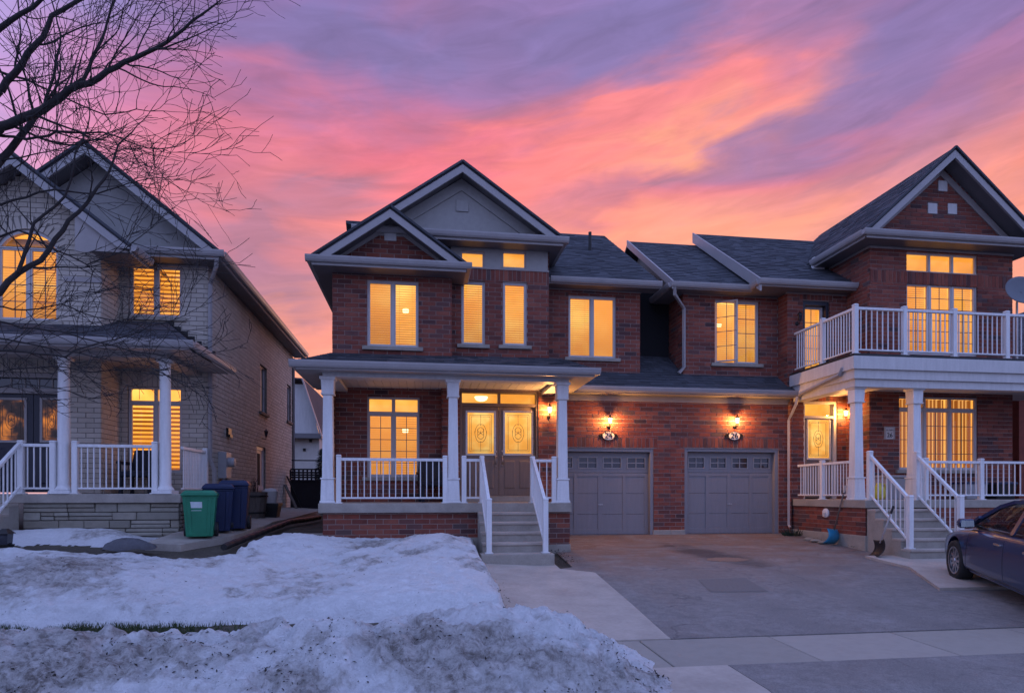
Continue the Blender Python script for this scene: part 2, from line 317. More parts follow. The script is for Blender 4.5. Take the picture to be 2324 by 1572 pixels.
# ------------------------------------------------------------------ builders
ORG = {}
class MB:
    def __init__(s): s.v = []; s.f = []
    def quad(s, *pts):
        i = len(s.v); s.v += [Vector(p) for p in pts]; s.f.append(tuple(range(i, i + len(pts)))); return s
    def box(s, x0, x1, y0, y1, z0, z1):
        i = len(s.v)
        s.v += [Vector(p) for p in ((x0, y0, z0), (x1, y0, z0), (x1, y1, z0), (x0, y1, z0), (x0, y0, z1), (x1, y0, z1), (x1, y1, z1), (x0, y1, z1))]
        s.f += [tuple(i + k for k in q) for q in ((0, 3, 2, 1), (4, 5, 6, 7), (0, 1, 5, 4), (1, 2, 6, 5), (2, 3, 7, 6), (3, 0, 4, 7))]; return s
    def hexa(s, b, t):             # bottom ring, top ring (4 points each, counter-clockwise seen from above)
        i = len(s.v); s.v += [Vector(p) for p in b] + [Vector(p) for p in t]
        s.f += [tuple(i + k for k in q) for q in ((0, 3, 2, 1), (4, 5, 6, 7), (0, 1, 5, 4), (1, 2, 6, 5), (2, 3, 7, 6), (3, 0, 4, 7))]; return s
    def frustum(s, cx, cy, z0, z1, a0, b0, a1, b1):
        R = lambda a, b, z: [(cx - a, cy - b, z), (cx + a, cy - b, z), (cx + a, cy + b, z), (cx - a, cy + b, z)]
        return s.hexa(R(a0, b0, z0), R(a1, b1, z1))
    def beam(s, p, q, w, h, up=(0, 0, 1)):   # a bar of section w x h from p to q
        p, q = Vector(p), Vector(q); d = (q - p).normalized(); upv = Vector(up)
        if abs(d.dot(upv)) > .98: upv = Vector((0, 1, 0))
        r = d.cross(upv).normalized(); t = r.cross(d)
        R = lambda c: [c - r * w / 2 - t * h / 2, c + r * w / 2 - t * h / 2, c + r * w / 2 + t * h / 2, c - r * w / 2 + t * h / 2]
        a, b = R(p), R(q); i = len(s.v); s.v += a + b
        s.f += [tuple(i + k for k in qd) for qd in ((3, 2, 1, 0), (4, 5, 6, 7), (0, 1, 5, 4), (1, 2, 6, 5), (2, 3, 7, 6), (3, 0, 4, 7))]; return s
    def sweep(s, prof, p, q, out):           # prof: list of (out, up) closed, extruded from p to q
        p, q, o = Vector(p), Vector(q), Vector(out).normalized(); n = len(prof); i = len(s.v)
        for c in (p, q): s.v += [c + o * a + Vector((0, 0, b)) for a, b in prof]
        s.f += [(i + k, i + (k + 1) % n, i + n + (k + 1) % n, i + n + k) for k in range(n)]
        s.f += [tuple(i + k for k in range(n - 1, -1, -1)), tuple(i + n + k for k in range(n))]; return s
    def tube(s, pts, rad, n=8, cap=True):
        pts = [Vector(p) for p in pts]; i0 = len(s.v); ref = None
        if not hasattr(rad, '__len__'): rad = [rad] * len(pts)
        for k, p in enumerate(pts):
            d = (pts[min(k + 1, len(pts) - 1)] - pts[max(k - 1, 0)]).normalized()
            if ref is None: ref = Vector((0, 0, 1)) if abs(d.z) < .9 else Vector((1, 0, 0))
            a = (ref - d * ref.dot(d)); a = a.normalized() if a.length > 1e-5 else d.orthogonal().normalized(); ref = a
            b = d.cross(a)
            s.v += [p + (a * cos(2 * pi * j / n) + b * sin(2 * pi * j / n)) * rad[k] for j in range(n)]
        for k in range(len(pts) - 1):
            for j in range(n):
                a = i0 + k * n + j; b = i0 + k * n + (j + 1) % n
                s.f.append((a, b, b + n, a + n))
        if cap:
            s.f.append(tuple(i0 + j for j in range(n - 1, -1, -1))); s.f.append(tuple(i0 + (len(pts) - 1) * n + j for j in range(n)))
        return s
    def lathe(s, prof, c=(0, 0, 0), n=20, axis='z', cap=True):   # prof: list of (r, h)
        i = len(s.v); c = Vector(c)
        for r, h in prof:
            for j in range(n):
                a = 2 * pi * j / n
                if axis == 'z': p = Vector((r * cos(a), r * sin(a), h))
                elif axis == 'y': p = Vector((r * cos(a), -h, r * sin(a)))
                else: p = Vector((h, r * cos(a), r * sin(a)))
                s.v.append(c + p)
        for k in range(len(prof) - 1):
            for j in range(n):
                a = i + k * n + j; b = i + k * n + (j + 1) % n
                s.f.append((a, b, b + n, a + n))
        if cap: s.f.append(tuple(i + j for j in range(n - 1, -1, -1))); s.f.append(tuple(i + (len(prof) - 1) * n + j for j in range(n)))
        return s
    def room(s, x0, x1, y0, y1, z0, z1):       # five faces of a box open towards -Y, normals inwards
        s.quad((x0, y1, z0), (x1, y1, z0), (x1, y1, z1), (x0, y1, z1)); s.quad((x0, y0, z0), (x0, y1, z0), (x0, y1, z1), (x0, y0, z1)); s.quad((x1, y1, z0), (x1, y0, z0), (x1, y0, z1), (x1, y1, z1))
        s.quad((x0, y0, z0), (x1, y0, z0), (x1, y1, z0), (x0, y1, z0)); s.quad((x0, y1, z1), (x1, y1, z1), (x1, y0, z1), (x0, y0, z1)); return s
    def xf(s, mat):
        s.v = [mat @ v for v in s.v]; return s
    def build(s, name, mat, parent=None, smooth=False, kind=None, bevel=0, base=False, seg=2):
        xs = [v.x for v in s.v]; ys = [v.y for v in s.v]; zs = [v.z for v in s.v]
        c = Vector(((min(xs) + max(xs)) / 2, (min(ys) + max(ys)) / 2, min(zs) if base else (min(zs) + max(zs)) / 2))
        me = bpy.data.meshes.new(name); me.from_pydata([v - c for v in s.v], [], s.f); me.update()
        me.materials.append(M[mat] if isinstance(mat, str) else mat)
        if smooth: me.polygons.foreach_set('use_smooth', [True] * len(me.polygons))
        return place(name, me, c, parent, kind, bevel, seg)
def place(name, me, c, parent=None, kind=None, bevel=0, seg=2):
    o = bpy.data.objects.new(name, me); col.objects.link(o)
    c = Vector(c); ORG[o.name] = c
    if parent is not None: o.parent = parent; o.location = c - ORG[parent.name]
    else: o.location = c
    if kind: o['kind'] = kind
    if bevel:
        b = o.modifiers.new('bevel', 'BEVEL'); b.width = bevel; b.segments = seg; b.limit_method = 'ANGLE'
    return o
def tag(o, label, cat, group=None):
    o['label'] = label; o['category'] = cat
    if group: o['group'] = group
    return o
def thing(name, label, cat, loc, group=None):
    o = bpy.data.objects.new(name, None); col.objects.link(o); o.location = loc; o.empty_display_size = .3
    ORG[o.name] = Vector(loc); return tag(o, label, cat, group)
def text_mesh(txt, size, depth=.004):
    cu = bpy.data.curves.new('lettering', 'FONT'); cu.body = txt; cu.size = size; cu.extrude = depth; cu.align_x = 'CENTER'; cu.align_y = 'CENTER'
    o = bpy.data.objects.new('lettering_source', cu); col.objects.link(o)
    dg = bpy.context.evaluated_depsgraph_get(); me = bpy.data.meshes.new_from_object(o.evaluated_get(dg))
    bpy.data.objects.remove(o); bpy.data.curves.remove(cu); return me
def lettering(txt, size, c, mat, parent, name='number'):
    me = text_mesh(txt, size); me.transform(Matrix.Rotation(radians(90), 4, 'X')); me.materials.clear(); me.materials.append(M[mat])
    return place(name, me, c, parent)
# ================================================================== the lie of the land
def lerp_pts(pts, t):
    if t <= pts[0][0]: return pts[0][1]
    for (a, va), (b, vb) in zip(pts, pts[1:]):
        if t <= b: return va + (vb - va) * (t - a) / (b - a)
    return pts[-1][1]
def sstep(a, b, x):
    t = max(0, min(1, (x - a) / (b - a))); return t * t * (3 - 2 * t)
GP = [(-60, -.74), (4.75, -.72), (4.95, -.67), (5.62, -.63), (6.63, -.61), (14.7, 0), (16, .0), (24, .12), (60, .2)]
def G(x, y): return lerp_pts(GP, y) + .055 * max(0, min(8, 2 - x)) * sstep(6.6, 11.5, y)
def hit(px, py, dz=0.0):                      # where a picture point meets the ground
    u = (px - CXP) / FPX; v = (HYP - py) / FPX; t = 3.0
    while t < 80:
        x, y, z = t * (SY + u * CY), t * (CY - u * SY), CZ + v * t
        if z <= G(x, y) + dz: return x, y
        t += .02
    return x, y
def sheet(name, mat, x0, x1, y0, y1, step, off, inside=None, parent=None, kind='structure', fn=None, skirt=0):
    nx = max(1, round((x1 - x0) / step)); ny = max(1, round((y1 - y0) / step)); b = MB()
    for j in range(ny + 1):
        for i in range(nx + 1):
            x = x0 + (x1 - x0) * i / nx; y = y0 + (y1 - y0) * j / ny
            b.v.append(Vector((x, y, fn(x, y) if fn else G(x, y) + off)))
    for j in range(ny):
        for i in range(nx):
            if inside and not inside(x0 + (x1 - x0) * (i + .5) / nx, y0 + (y1 - y0) * (j + .5) / ny): continue
            a = j * (nx + 1) + i; b.f.append((a, a + 1, a + nx + 2, a + nx + 1))
    used = sorted({k for f in b.f for k in f}); mp = {k: i for i, k in enumerate(used)}
    b.v = [b.v[k] for k in used]; b.f = [tuple(mp[k] for k in f) for f in b.f]
    return b.build(name, mat, parent, smooth=True, kind=kind)
def ribbon(name, mat, fl, fr, y0, y1, off, nx=24, ny=110, parent=None, skirt=.12):
    """paved area between two edge lines fl(y), fr(y), with a skirt so that it has thickness"""
    b = MB()
    for j in range(ny + 1):
        y = y0 + (y1 - y0) * j / ny; a, c = fl(y), fr(y)
        for i in range(nx + 1): x = a + (c - a) * i / nx; b.v.append(Vector((x, y, G(x, y) + off)))
    for j in range(ny):
        for i in range(nx): a = j * (nx + 1) + i; b.f.append((a, a + 1, a + nx + 2, a + nx + 1))
    rim = [i for i in range(nx + 1)] + [j * (nx + 1) + nx for j in range(1, ny + 1)] + [ny * (nx + 1) + i for i in range(nx - 1, -1, -1)] + [j * (nx + 1) for j in range(ny - 1, 0, -1)]
    k0 = len(b.v); b.v += [b.v[i] - Vector((0, 0, skirt)) for i in rim]; n = len(rim)
    b.f += [(rim[k], rim[(k + 1) % n], k0 + (k + 1) % n, k0 + k) for k in range(n)]
    return b.build(name, mat, parent, kind='structure')
# one sheet to the horizon
gx = [-500, -120, -40, -20] + [-14 + i for i in range(33)] + [24, 40, 120, 500]
gy = [-400, -60, -15, 0, 3, 4.74, 4.96, 5.62, 6.63, 7.2] + [8 + .75 * i for i in range(22)] + [26, 32, 45, 60, 120, 500]
b = MB()
for y in gy:
    for x in gx: b.v.append(Vector((x, y, G(x, y) - .03)))
for j in range(len(gy) - 1):
    for i in range(len(gx) - 1):
        a = j * len(gx) + i; b.f.append((a, a + 1, a + len(gx) + 1, a + len(gx)))
b.build('ground', 'soil', None, kind='structure')

# road and kerb
b = MB().quad((-60, -8, -.735), (60, -8, -.735), (60, 4.72, -.715), (-60, 4.72, -.715)); b.build('road', 'road', None, kind='structure')
XD0 = lambda y: lerp_pts([(5.0, 3.72), (6.63, 3.1), (9.6, 2.62), (11.0, 2.45)], y)   # left edge of the asphalt drive
dl = [hit(1515, 1443), hit(1440, 1375), hit(1352, 1300), hit(1268, 1291)]           # walkway / drive joint, surveyed
def drive_edge(y):
    pts = sorted((q[1], q[0]) for q in dl); return lerp_pts(pts, y)
gy_ = 14.68
XG0 = X(1290, 14.7)
rw = [hit(1790, 1213), hit(1880, 1243), hit(1985, 1272), hit(2065, 1292), hit(2130, 1340), hit(2210, 1368), hit(2290, 1392)]
def drive_right(y):
    pts = sorted((q[1], q[0]) for q in rw)
    return lerp_pts(pts, y)
def in_drive(x, y):
    e = drive_edge(y) if y < dl[3][1] else 2.62
    return x > e and not (y > 12.35 and x < X(1297, 12.5)) and x < 30
def drive_l(y):
    y3 = dl[3][1]
    if y < y3: return drive_edge(y)
    return lerp_pts([(y3, drive_edge(y3 - .01)), (y3 + .15, 2.62), (12.36, 2.66), (12.42, XPR_)], y)
XPR_ = X(1297, 12.5) - .03
ribbon('driveway', 'asphalt', drive_l, lambda y: 16.5, 6.66, 14.9, .004, 60, 140)
# repairs and stains that lie on the drive as thin patches
drive = bpy.data.objects['driveway']
def patch(name, pts, mat, off=.009):
    q = [hit(*p) for p in pts]; MB().quad(*[(x, y, G(x, y) + off) for x, y in q]).build(name, mat, drive)
M['patch'] = plain('asphalt_repair', (.165, .148, .138), .9, .2, 30, bump=.5)
M['rust'] = plain('rust_cover', (.23, .145, .105), .85, .25, 20, bump=.4)
patch('repair_patch', [(1612, 1344), (1745, 1343), (1690, 1312), (1585, 1316)], 'patch')
cx_, cy_ = hit(1650, 1270)
MB().quad(*[(cx_ + .42 * cos(2 * pi * k / 24) * (1 + .1 * sin(5 * k)), cy_ + .22 * sin(2 * pi * k / 24) * (1 + .1 * sin(3 * k)), G(cx_, cy_ + .22 * sin(2 * pi * k / 24)) + .010) for k in range(24)]).build('shut_off_cover', 'rust', drive)
# sidewalk slabs, each its own piece, with open joints
M['slab'] = brick_mat('sidewalk_concrete', [(.31, .275, .235), (.36, .32, .275), (.33, .295, .25), (.37, .325, .28)], .14)
sw = MB().quad((-30, 5.62, -.655), (40, 5.62, -.655), (40, 6.65, -.632), (-30, 6.65, -.632)).build('sidewalk', 'soil', None, kind='structure')
jx = [X(1744, 6.63) + 1.52 * k for k in range(-3, 8)]
slab = MB().box(0, 1.508, 0, 1.0, -.06, 0); slab.v = [v + Vector((0, 0, .02 * v.y)) for v in slab.v]
sl_me = bpy.data.meshes.new('slab'); sl_me.from_pydata(slab.v, [], slab.f); sl_me.materials.append(M['slab'])
for k, x in enumerate(jx): place('slab', sl_me, (x + .006, 5.635, -.630 + random.uniform(-.003, .004)), sw, bevel=.012)
# apron between sidewalk and road: asphalt with a concrete wing on the walk side
ap = [hit(1640, 1503), hit(1752, 1572)]
xa = lambda y: lerp_pts(sorted((q[1], q[0]) for q in ap), y)
ribbon('apron', 'asphalt', xa, lambda y: 20, 4.6, 5.627, .006, 60, 16)
ribbon('concrete_wing', 'concrete_pale', lambda y: .8, lambda y: xa(y) - .012, 4.6, 5.627, .008, 20, 16)
# front walk from the porch steps to the sidewalk
wl = [hit(1100, 1276), hit(1150, 1390), hit(1250, 1450)]
def in_walk(x, y):
    if y > 11.05: return False
    return x <= drive_edge(y) + .015 and x > .75
ribbon('front_walk', 'concrete_pale', lambda y: .7, lambda y: drive_l(min(y, dl[3][1] - .02)) - .012, 6.645, 11.1, .012, 20, 80)
# walk at the right-hand house and the strip along its foundation
def in_walk2(x, y): return x >= drive_right(y) and x < 11.4
ribbon('side_walk', 'concrete_pale', drive_right, lambda y: 11.4, 8.5, 11.25, .05, 14, 60)
# raised path down the side of the tan house
ribbon('side_path', 'concrete', lambda y: -4.56, lambda y: lerp_pts([(11.2, -4.0), (12.2, -3.55), (14, -3.3)], y), 11.2, 22.5, .09, 10, 40)

# ------------------------------------------------------------------ snow
def fb(x, y, s, o=4, seed=0.0): return noise.fractal(Vector((x * s, y * s, seed)), 1.0, 2.1, o)
bk = [hit(px, py, .12) for px, py in ((-60, 1247), (0, 1245), (150, 1250), (290, 1255), (440, 1268), (530, 1258), (570, 1236), (650, 1223), (722, 1232))]
bk.sort()
def y_rear(x):
    if x < -2.0: return lerp_pts(bk, x)
    return lerp_pts([(-2.0, 12.3), (-.6, 12.3), (.1, 12.75)], x)
def yard(x, y):
    h = .13 + .05 * fb(x, y, .8, 4, 3) + .030 * fb(x, y, 3.4, 5, 8) + .055 * (.45 - abs(fb(x, y, 4.2, 4, 5))) + .010 * fb(x, y, 18, 3, 6)
    h += .30 * exp(-((x - .35) / .95) ** 2 - ((y - 11.2) / 1.15) ** 2)
    h += .14 * exp(-((x - .1) / 1.2) ** 2 - ((y - 9.3) / 1.3) ** 2)
    h += .26 * exp(-((x + 4.9) / 1.5) ** 2 - ((y - 8.9) / .75) ** 2)
    h += .16 * exp(-((x + 2.2) / .8) ** 2 - ((y - 11.6) / .7) ** 2)
    h += .06 * exp(-((x + 1.5) / 2.0) ** 2 - ((y - 8.4) / .5) ** 2)
    w = .10 * fb(x, y, 1.3, 4, 1) + .035 * fb(x, y, 7, 3, 2)
    er = (1.04 + w * .9 - x) * 2.3
    eb = (y_rear(x) + w * .6 - y) * 1.1
    ef = (y - 7.72 - w * 1.2) * .85
    m = min(er, eb, ef)
    return G(x, y) + min(h, m) if m > -.2 else G(x, y) - .2
def porch_drift(x, y):
    h = .20 * exp(-((x + 6.1) / .95) ** 2 - ((y - 12.0) / .42) ** 2) + .10 * exp(-((x + 7.2) / .7) ** 2 - ((y - 12.2) / .4) ** 2) + .13 * exp(-((x + 5.3) / .45) ** 2 - ((y - 11.85) / .35) ** 2)
    return G(x, y) + h - .045 + .025 * fb(x, y, 2.2, 4, 4) + .008 * fb(x, y, 9, 4, 9)
def bank(x, y):
    Hh = .50 + .05 * fb(x, 0, .7, 3, 5) + .08 * exp(-((x - 1.0) / .8) ** 2)
    Hh *= 1 - sstep(1.12, 2.42, x + .10 * fb(x, y, 2, 3, 6))
    yr = 5.62 + .12 * fb(x, 3, .6, 3, 2) + .28 * sstep(-1.0, 1.3, x)
    d = y - yr
    s = exp(-(d / .62) ** 2) if d > 0 else exp(-(abs(d) / 1.02) ** 1.9)
    h = Hh * s
    n = .085 * fb(x, y, 1.6, 5, 7) + .055 * fb(x, y, 5.0, 5, 1) + .13 * (.40 - abs(fb(x, y, 3.4, 4, 13))) + .032 * abs(fb(x, y, 9, 5, 3)) + .018 * fb(x, y, 22, 3, 9)
    h = h + n * min(1, h * 4) - .05
    return G(x, y) + h
sn = sheet('yard_snow', 'snow', -11.5, 1.35, 7.3, 12.49, .045, 0, lambda x, y: yard(x, y) > G(x, y) - .06, fn=yard)
sheet('porch_snow', 'snow', -8.6, -4.6, 11.1, 12.62, .05, 0, lambda x, y: porch_drift(x, y) > G(x, y) - .03, fn=porch_drift)
sheet('snow_bank', 'snow', -7.2, 2.7, 3.9, 7.4, .028, 0, lambda x, y: bank(x, y) > G(x, y) - .045, fn=bank)

# grit, leaves and twigs frozen into the snow: too many to count
b = MB()
def flake(x, y, z, s):
    n = Vector((random.uniform(-.6, .6), random.uniform(-.9, .1), 1)).normalized(); a = n.orthogonal().normalized(); a.rotate(Matrix.Rotation(random.uniform(0, 6.3), 3, n)); c2 = n.cross(a)
    l, w = s * random.uniform(.8, 2.2), s * random.uniform(.35, .8); p = Vector((x, y, z + .006))
    b.quad(p - a * l, p - c2 * w + n * s * .5, p + a * l, p + c2 * w + n * .3 * s)
for k in range(9000):
    x, y = random.uniform(-5.5, 2.4), random.gauss(5.15, .38)
    cl = fb(x, y, .9, 3, 21) * .9 + fb(x, y, 3.2, 3, 4) * .5
    if random.random() > .05 + max(0, cl - .05) * 1.7: continue
    h = bank(x, y)
    if h > G(x, y) - .02: flake(x, y, h, random.choice((.003, .004, .005, .006, .009, .013)))
for k in range(1500):
    x, y = random.uniform(-8, 1.0), random.uniform(7.8, 12.2)
    cl = fb(x, y, .8, 3, 33) + .8 * exp(-((x + 4.9) / 1.6) ** 2 - ((y - 8.6) / .8) ** 2) + .35 * exp(-((x - .3) / .9) ** 2 - ((y - 9.6) / 1.0) ** 2)
    if random.random() > .03 + max(0, cl) * .6: continue
    h = yard(x, y)
    if h > G(x, y): flake(x, y, h, random.choice((.005, .007, .010)))
for k in range(520):                                  # leaf litter by the steps and along the drive edge
    x, y = random.choice(((random.gauss(2.55, .13), random.uniform(10.95, 12.4)), (random.gauss(.98, .07), random.uniform(7.8, 9.6)), (random.gauss(9.35, .18), random.uniform(12.2, 14.4))))
    flake(x, y, G(x, y) + .045, random.uniform(.008, .016))
M['litter'] = plain('leaf_litter', (.030, .024, .020), .9, .5, 40)
b.build('debris', 'litter', None, kind='stuff')
# the strip of lawn that shows between the two snow ridges
b = MB()
for k in range(26000):
    x = random.uniform(-7.5, -1.6); y = random.uniform(6.9, 7.95); z = G(x, y) - .03
    if random.random() < sstep(-3.6, -1.7, x) * .97 or fb(x, y, 1.7, 3, 12) < -.45: continue
    a = random.uniform(0, 6.3); l = random.uniform(.035, .075); w = .006
    d = Vector((cos(a), sin(a), 0)); tip = Vector((x, y, z + l)) + Vector((random.uniform(-.03, .03), random.uniform(-.03, .03), 0))
    b.quad(Vector((x, y, z)) - d * w, Vector((x, y, z)) + d * w, tip)
b.build('lawn_grass', 'grass', None, kind='stuff')
# ================================================================== house kit
ZV = Vector((0, 0, 1))
BL, BH, BJ = .286, .086, .014                       # brick length, height, joint
BRICKS = {}
FRONT = (Vector((1, 0, 0)), Vector((0, -1, 0)))
FACE_R = (Vector((0, 1, 0)), Vector((1, 0, 0)))
FACE_L = (Vector((0, 1, 0)), Vector((-1, 0, 0)))
def rect(px0, px1, py0, py1, Y):
    m = (px0 + px1) / 2; return (X(px0, Y), X(px1, Y), Z(m, py1, Y), Z(m, py0, Y))
def wall(house, face, plane, u0, u1, v0, v1, holes=(), soldiers=(), mat='mortar', brick=True, reveal=.13, profile=None, name='wall', brick_holes=None):
    """a wall with openings: mortar bed as mesh, bricks collected for the house.  profile(v) -> (ua, ub) trims a gable."""
    U, N = face; O = Vector((0, plane, 0)) if face is FRONT else Vector((plane, 0, 0))
    P = lambda u, v, d=0: O + U * u + ZV * v + N * d
    b = MB()
    us = sorted({u0, u1} | {min(max(q, u0), u1) for h in holes for q in h[:2]}); vs_ = sorted({v0, v1} | {min(max(q, v0), v1) for h in holes for q in h[2:]})
    if profile:
        n = 24; L = [profile(v0 + (v1 - v0) * k / n) for k in range(n + 1)]
        for k in range(n):
            va, vb = v0 + (v1 - v0) * k / n, v0 + (v1 - v0) * (k + 1) / n
            b.quad(P(L[k][0], va), P(L[k][1], va), P(L[k + 1][1], vb), P(L[k + 1][0], vb))
    else:
        for a, c in zip(us, us[1:]):
            for d, e in zip(vs_, vs_[1:]):
                mu, mv = (a + c) / 2, (d + e) / 2
                if any(h[0] < mu < h[1] and h[2] < mv < h[3] for h in holes): continue
                b.quad(P(a, d), P(c, d), P(c, e), P(a, e))
    for h in holes:
        a, c, d, e = max(h[0], u0), min(h[1], u1), max(h[2], v0), min(h[3], v1)
        b.quad(P(a, d), P(a, e), P(a, e, -reveal), P(a, d, -reveal)); b.quad(P(c, d), P(c, e), P(c, e, -reveal), P(c, d, -reveal))
        b.quad(P(a, e), P(c, e), P(c, e, -reveal), P(a, e, -reveal)); b.quad(P(a, d), P(c, d), P(c, d, -reveal), P(a, d, -reveal))
    w = b.build(name, mat, house)
    if not brick: return w
    lst = BRICKS.setdefault(house.name, [])
    blocks = list(holes if brick_holes is None else brick_holes) + list(soldiers)
    def lay(a, c, d, e):
        if c - a > .012 and e - d > .015: lst.append((P((a + c) / 2, (d + e) / 2), U, N, c - a, e - d, w))
    k = math.floor(v0 / (BH + BJ)); step = BL + BJ
    while k * (BH + BJ) < v1:
        d = max(v0, k * (BH + BJ) + BJ); e = min(v1, k * (BH + BJ) + BJ + BH); k += 1
        if e - d < .02: continue
        a0, a1 = profile((d + e) / 2) if profile else (u0, u1)
        parts = [(a0, a1, d, e)]
        for h in blocks:
            nxt = []
            for (a, c, dd, ee) in parts:
                if h[1] <= a or h[0] >= c or h[3] <= dd or h[2] >= ee: nxt.append((a, c, dd, ee)); continue
                if h[0] > a: nxt.append((a, h[0], dd, ee))
                if h[1] < c: nxt.append((h[1], c, dd, ee))
                ma, mc = max(a, h[0]), min(c, h[1])
                if h[3] < ee: nxt.append((ma, mc, h[3] + .004, ee))
                if h[2] > dd: nxt.append((ma, mc, dd, h[2] - .004))
            parts = nxt
        off = (k % 2) * step / 2
        for (a, c, dd, ee) in parts:
            i = math.floor((a - off) / step)
            while off + i * step < c:
                s = max(a, off + i * step); t = min(c, off + i * step + BL); lay(s, t, dd, ee); i += 1
    for h in soldiers:
        u = h[0]
        while u < h[1]:
            lay(u + BJ, min(h[1], u + BJ + BH), h[2] + .006, h[3] - .006); u += BH + BJ
    return w
def bricks_done(house, mat):
    lst = BRICKS[house.name]; cand = []
    for k, (p, U, N, lu, lv, w) in enumerate(lst):
        d = p - Vector((0, 0, CZ)); t = d.x * SY + d.y * CY
        sx = CXP + FPX * (d.x * CY - d.y * SY) / t; sy = HYP - FPX * d.z / t
        if abs(lu - BL) < .002 and abs(lv - BH) < .002 and 10 < sx < 2314 and 0 < sy < 1290 and N.dot(d) < 0: cand.append((t / abs(N.dot(d.normalized())) ** .5, k))
    cand.sort(); pick = {k for _, k in cand[:300]}
    me = bpy.data.meshes.new('brick'); x, z = BL / 2, BH / 2
    me.from_pydata([(-x, .02, -z), (x, .02, -z), (x, .02, z), (-x, .02, z), (-x, -.009, -z), (x, -.009, -z), (x, -.009, z), (-x, -.009, z)], [],
                   [(4, 5, 6, 7), (0, 1, 5, 4), (1, 2, 6, 5), (2, 3, 7, 6), (3, 0, 4, 7)]); me.materials.append(M[mat])
    b = MB()
    for k, (p, U, N, lu, lv, w) in enumerate(lst):
        j = random.uniform(-.0025, .0025)
        if k in pick:
            o = place('brick', me, p + N * j, w)
            if N.x > .5: o.rotation_euler.z = pi / 2
            elif N.x < -.5: o.rotation_euler.z = -pi / 2
            continue
        i = len(b.v); q = U * lu / 2; r = ZV * lv / 2; f = N * (.009 + j); s = N * -.02
        b.v += [p - q - r + s, p + q - r + s, p + q + r + s, p - q + r + s, p - q - r + f, p + q - r + f, p + q + r + f, p - q + r + f]
        b.f += [tuple(i + n for n in t) for t in ((4, 5, 6, 7), (0, 1, 5, 4), (1, 2, 6, 5), (2, 3, 7, 6), (3, 0, 4, 7))]
    b.build('brickwork', mat, house, kind='stuff')
def roof(house, eL, eR, tR, tL, thick=.07, shingles=True, name='roof'):
    eL, eR, tR, tL = map(Vector, (eL, eR, tR, tL)); n = ((eR - eL).cross(tL - eL)).normalized()
    if n.z < 0: n = -n
    b = MB(); d = ZV * thick
    pts = [eL, eR, tR, tL] if (tR - tL).length > .01 else [eL, eR, tR]
    b.quad(*pts); b.quad(*[p - d for p in pts])
    for k in range(len(pts)): p, q = pts[k], pts[(k + 1) % len(pts)]; b.quad(p, q, q - d, p - d)
    r = b.build(name, 'shingle', house)
    if not shingles: return r
    L = ((tL - eL).length + (tR - eR).length) / 2; rows = max(2, round(L / .15)); s = MB()
    for i in range(rows):
        s0, s1 = i / rows, min(1, (i + 1.12) / rows)
        A, B_, C_, D = eL.lerp(tL, s0), eR.lerp(tR, s0), eR.lerp(tR, s1), eL.lerp(tL, s1)
        w = (B_ - A).length
        if w < .05: continue
        f = -random.uniform(0, .3) / w
        while f < 1:
            g1 = f + random.uniform(.16, .36) / w; a, c = max(0, f), min(1, g1 - .004 / w); f = g1
            if c - a < .01 / w: continue
            h = random.choice((.008, .013, .018)); lo = n * h; hi = n * .003
            k = len(s.v); s.v += [A.lerp(B_, a) + lo, A.lerp(B_, c) + lo, D.lerp(C_, c) + hi, D.lerp(C_, a) + hi, A.lerp(B_, a), A.lerp(B_, c)]
            s.f += [(k, k + 1, k + 2, k + 3), (k + 4, k + 5, k + 1, k)]
    s.build('shingles', 'shingle', r, kind='stuff')
    return r
GUT = [(0, 0), (.07, 0), (.095, .035), (.112, .095), (.112, .125), (.100, .125), (.094, .105), (0, .105)]
def gutter(house, p, q, out, mat='fascia'):      # p, q on the fascia line at the gutter's TOP
    p, q = Vector(p) - ZV * .125, Vector(q) - ZV * .125
    return MB().sweep(GUT, p, q, out).build('gutter', mat, house)
def board(house, x0, x1, y0, y1, z0, z1, name='frieze_board', mat='trim', bevel=.006): return MB().box(x0, x1, y0, y1, z0, z1).build(name, mat, house, bevel=bevel)
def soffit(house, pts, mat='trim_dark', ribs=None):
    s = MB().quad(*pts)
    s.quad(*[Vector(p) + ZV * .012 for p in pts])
    return s.build('soffit', mat, house)
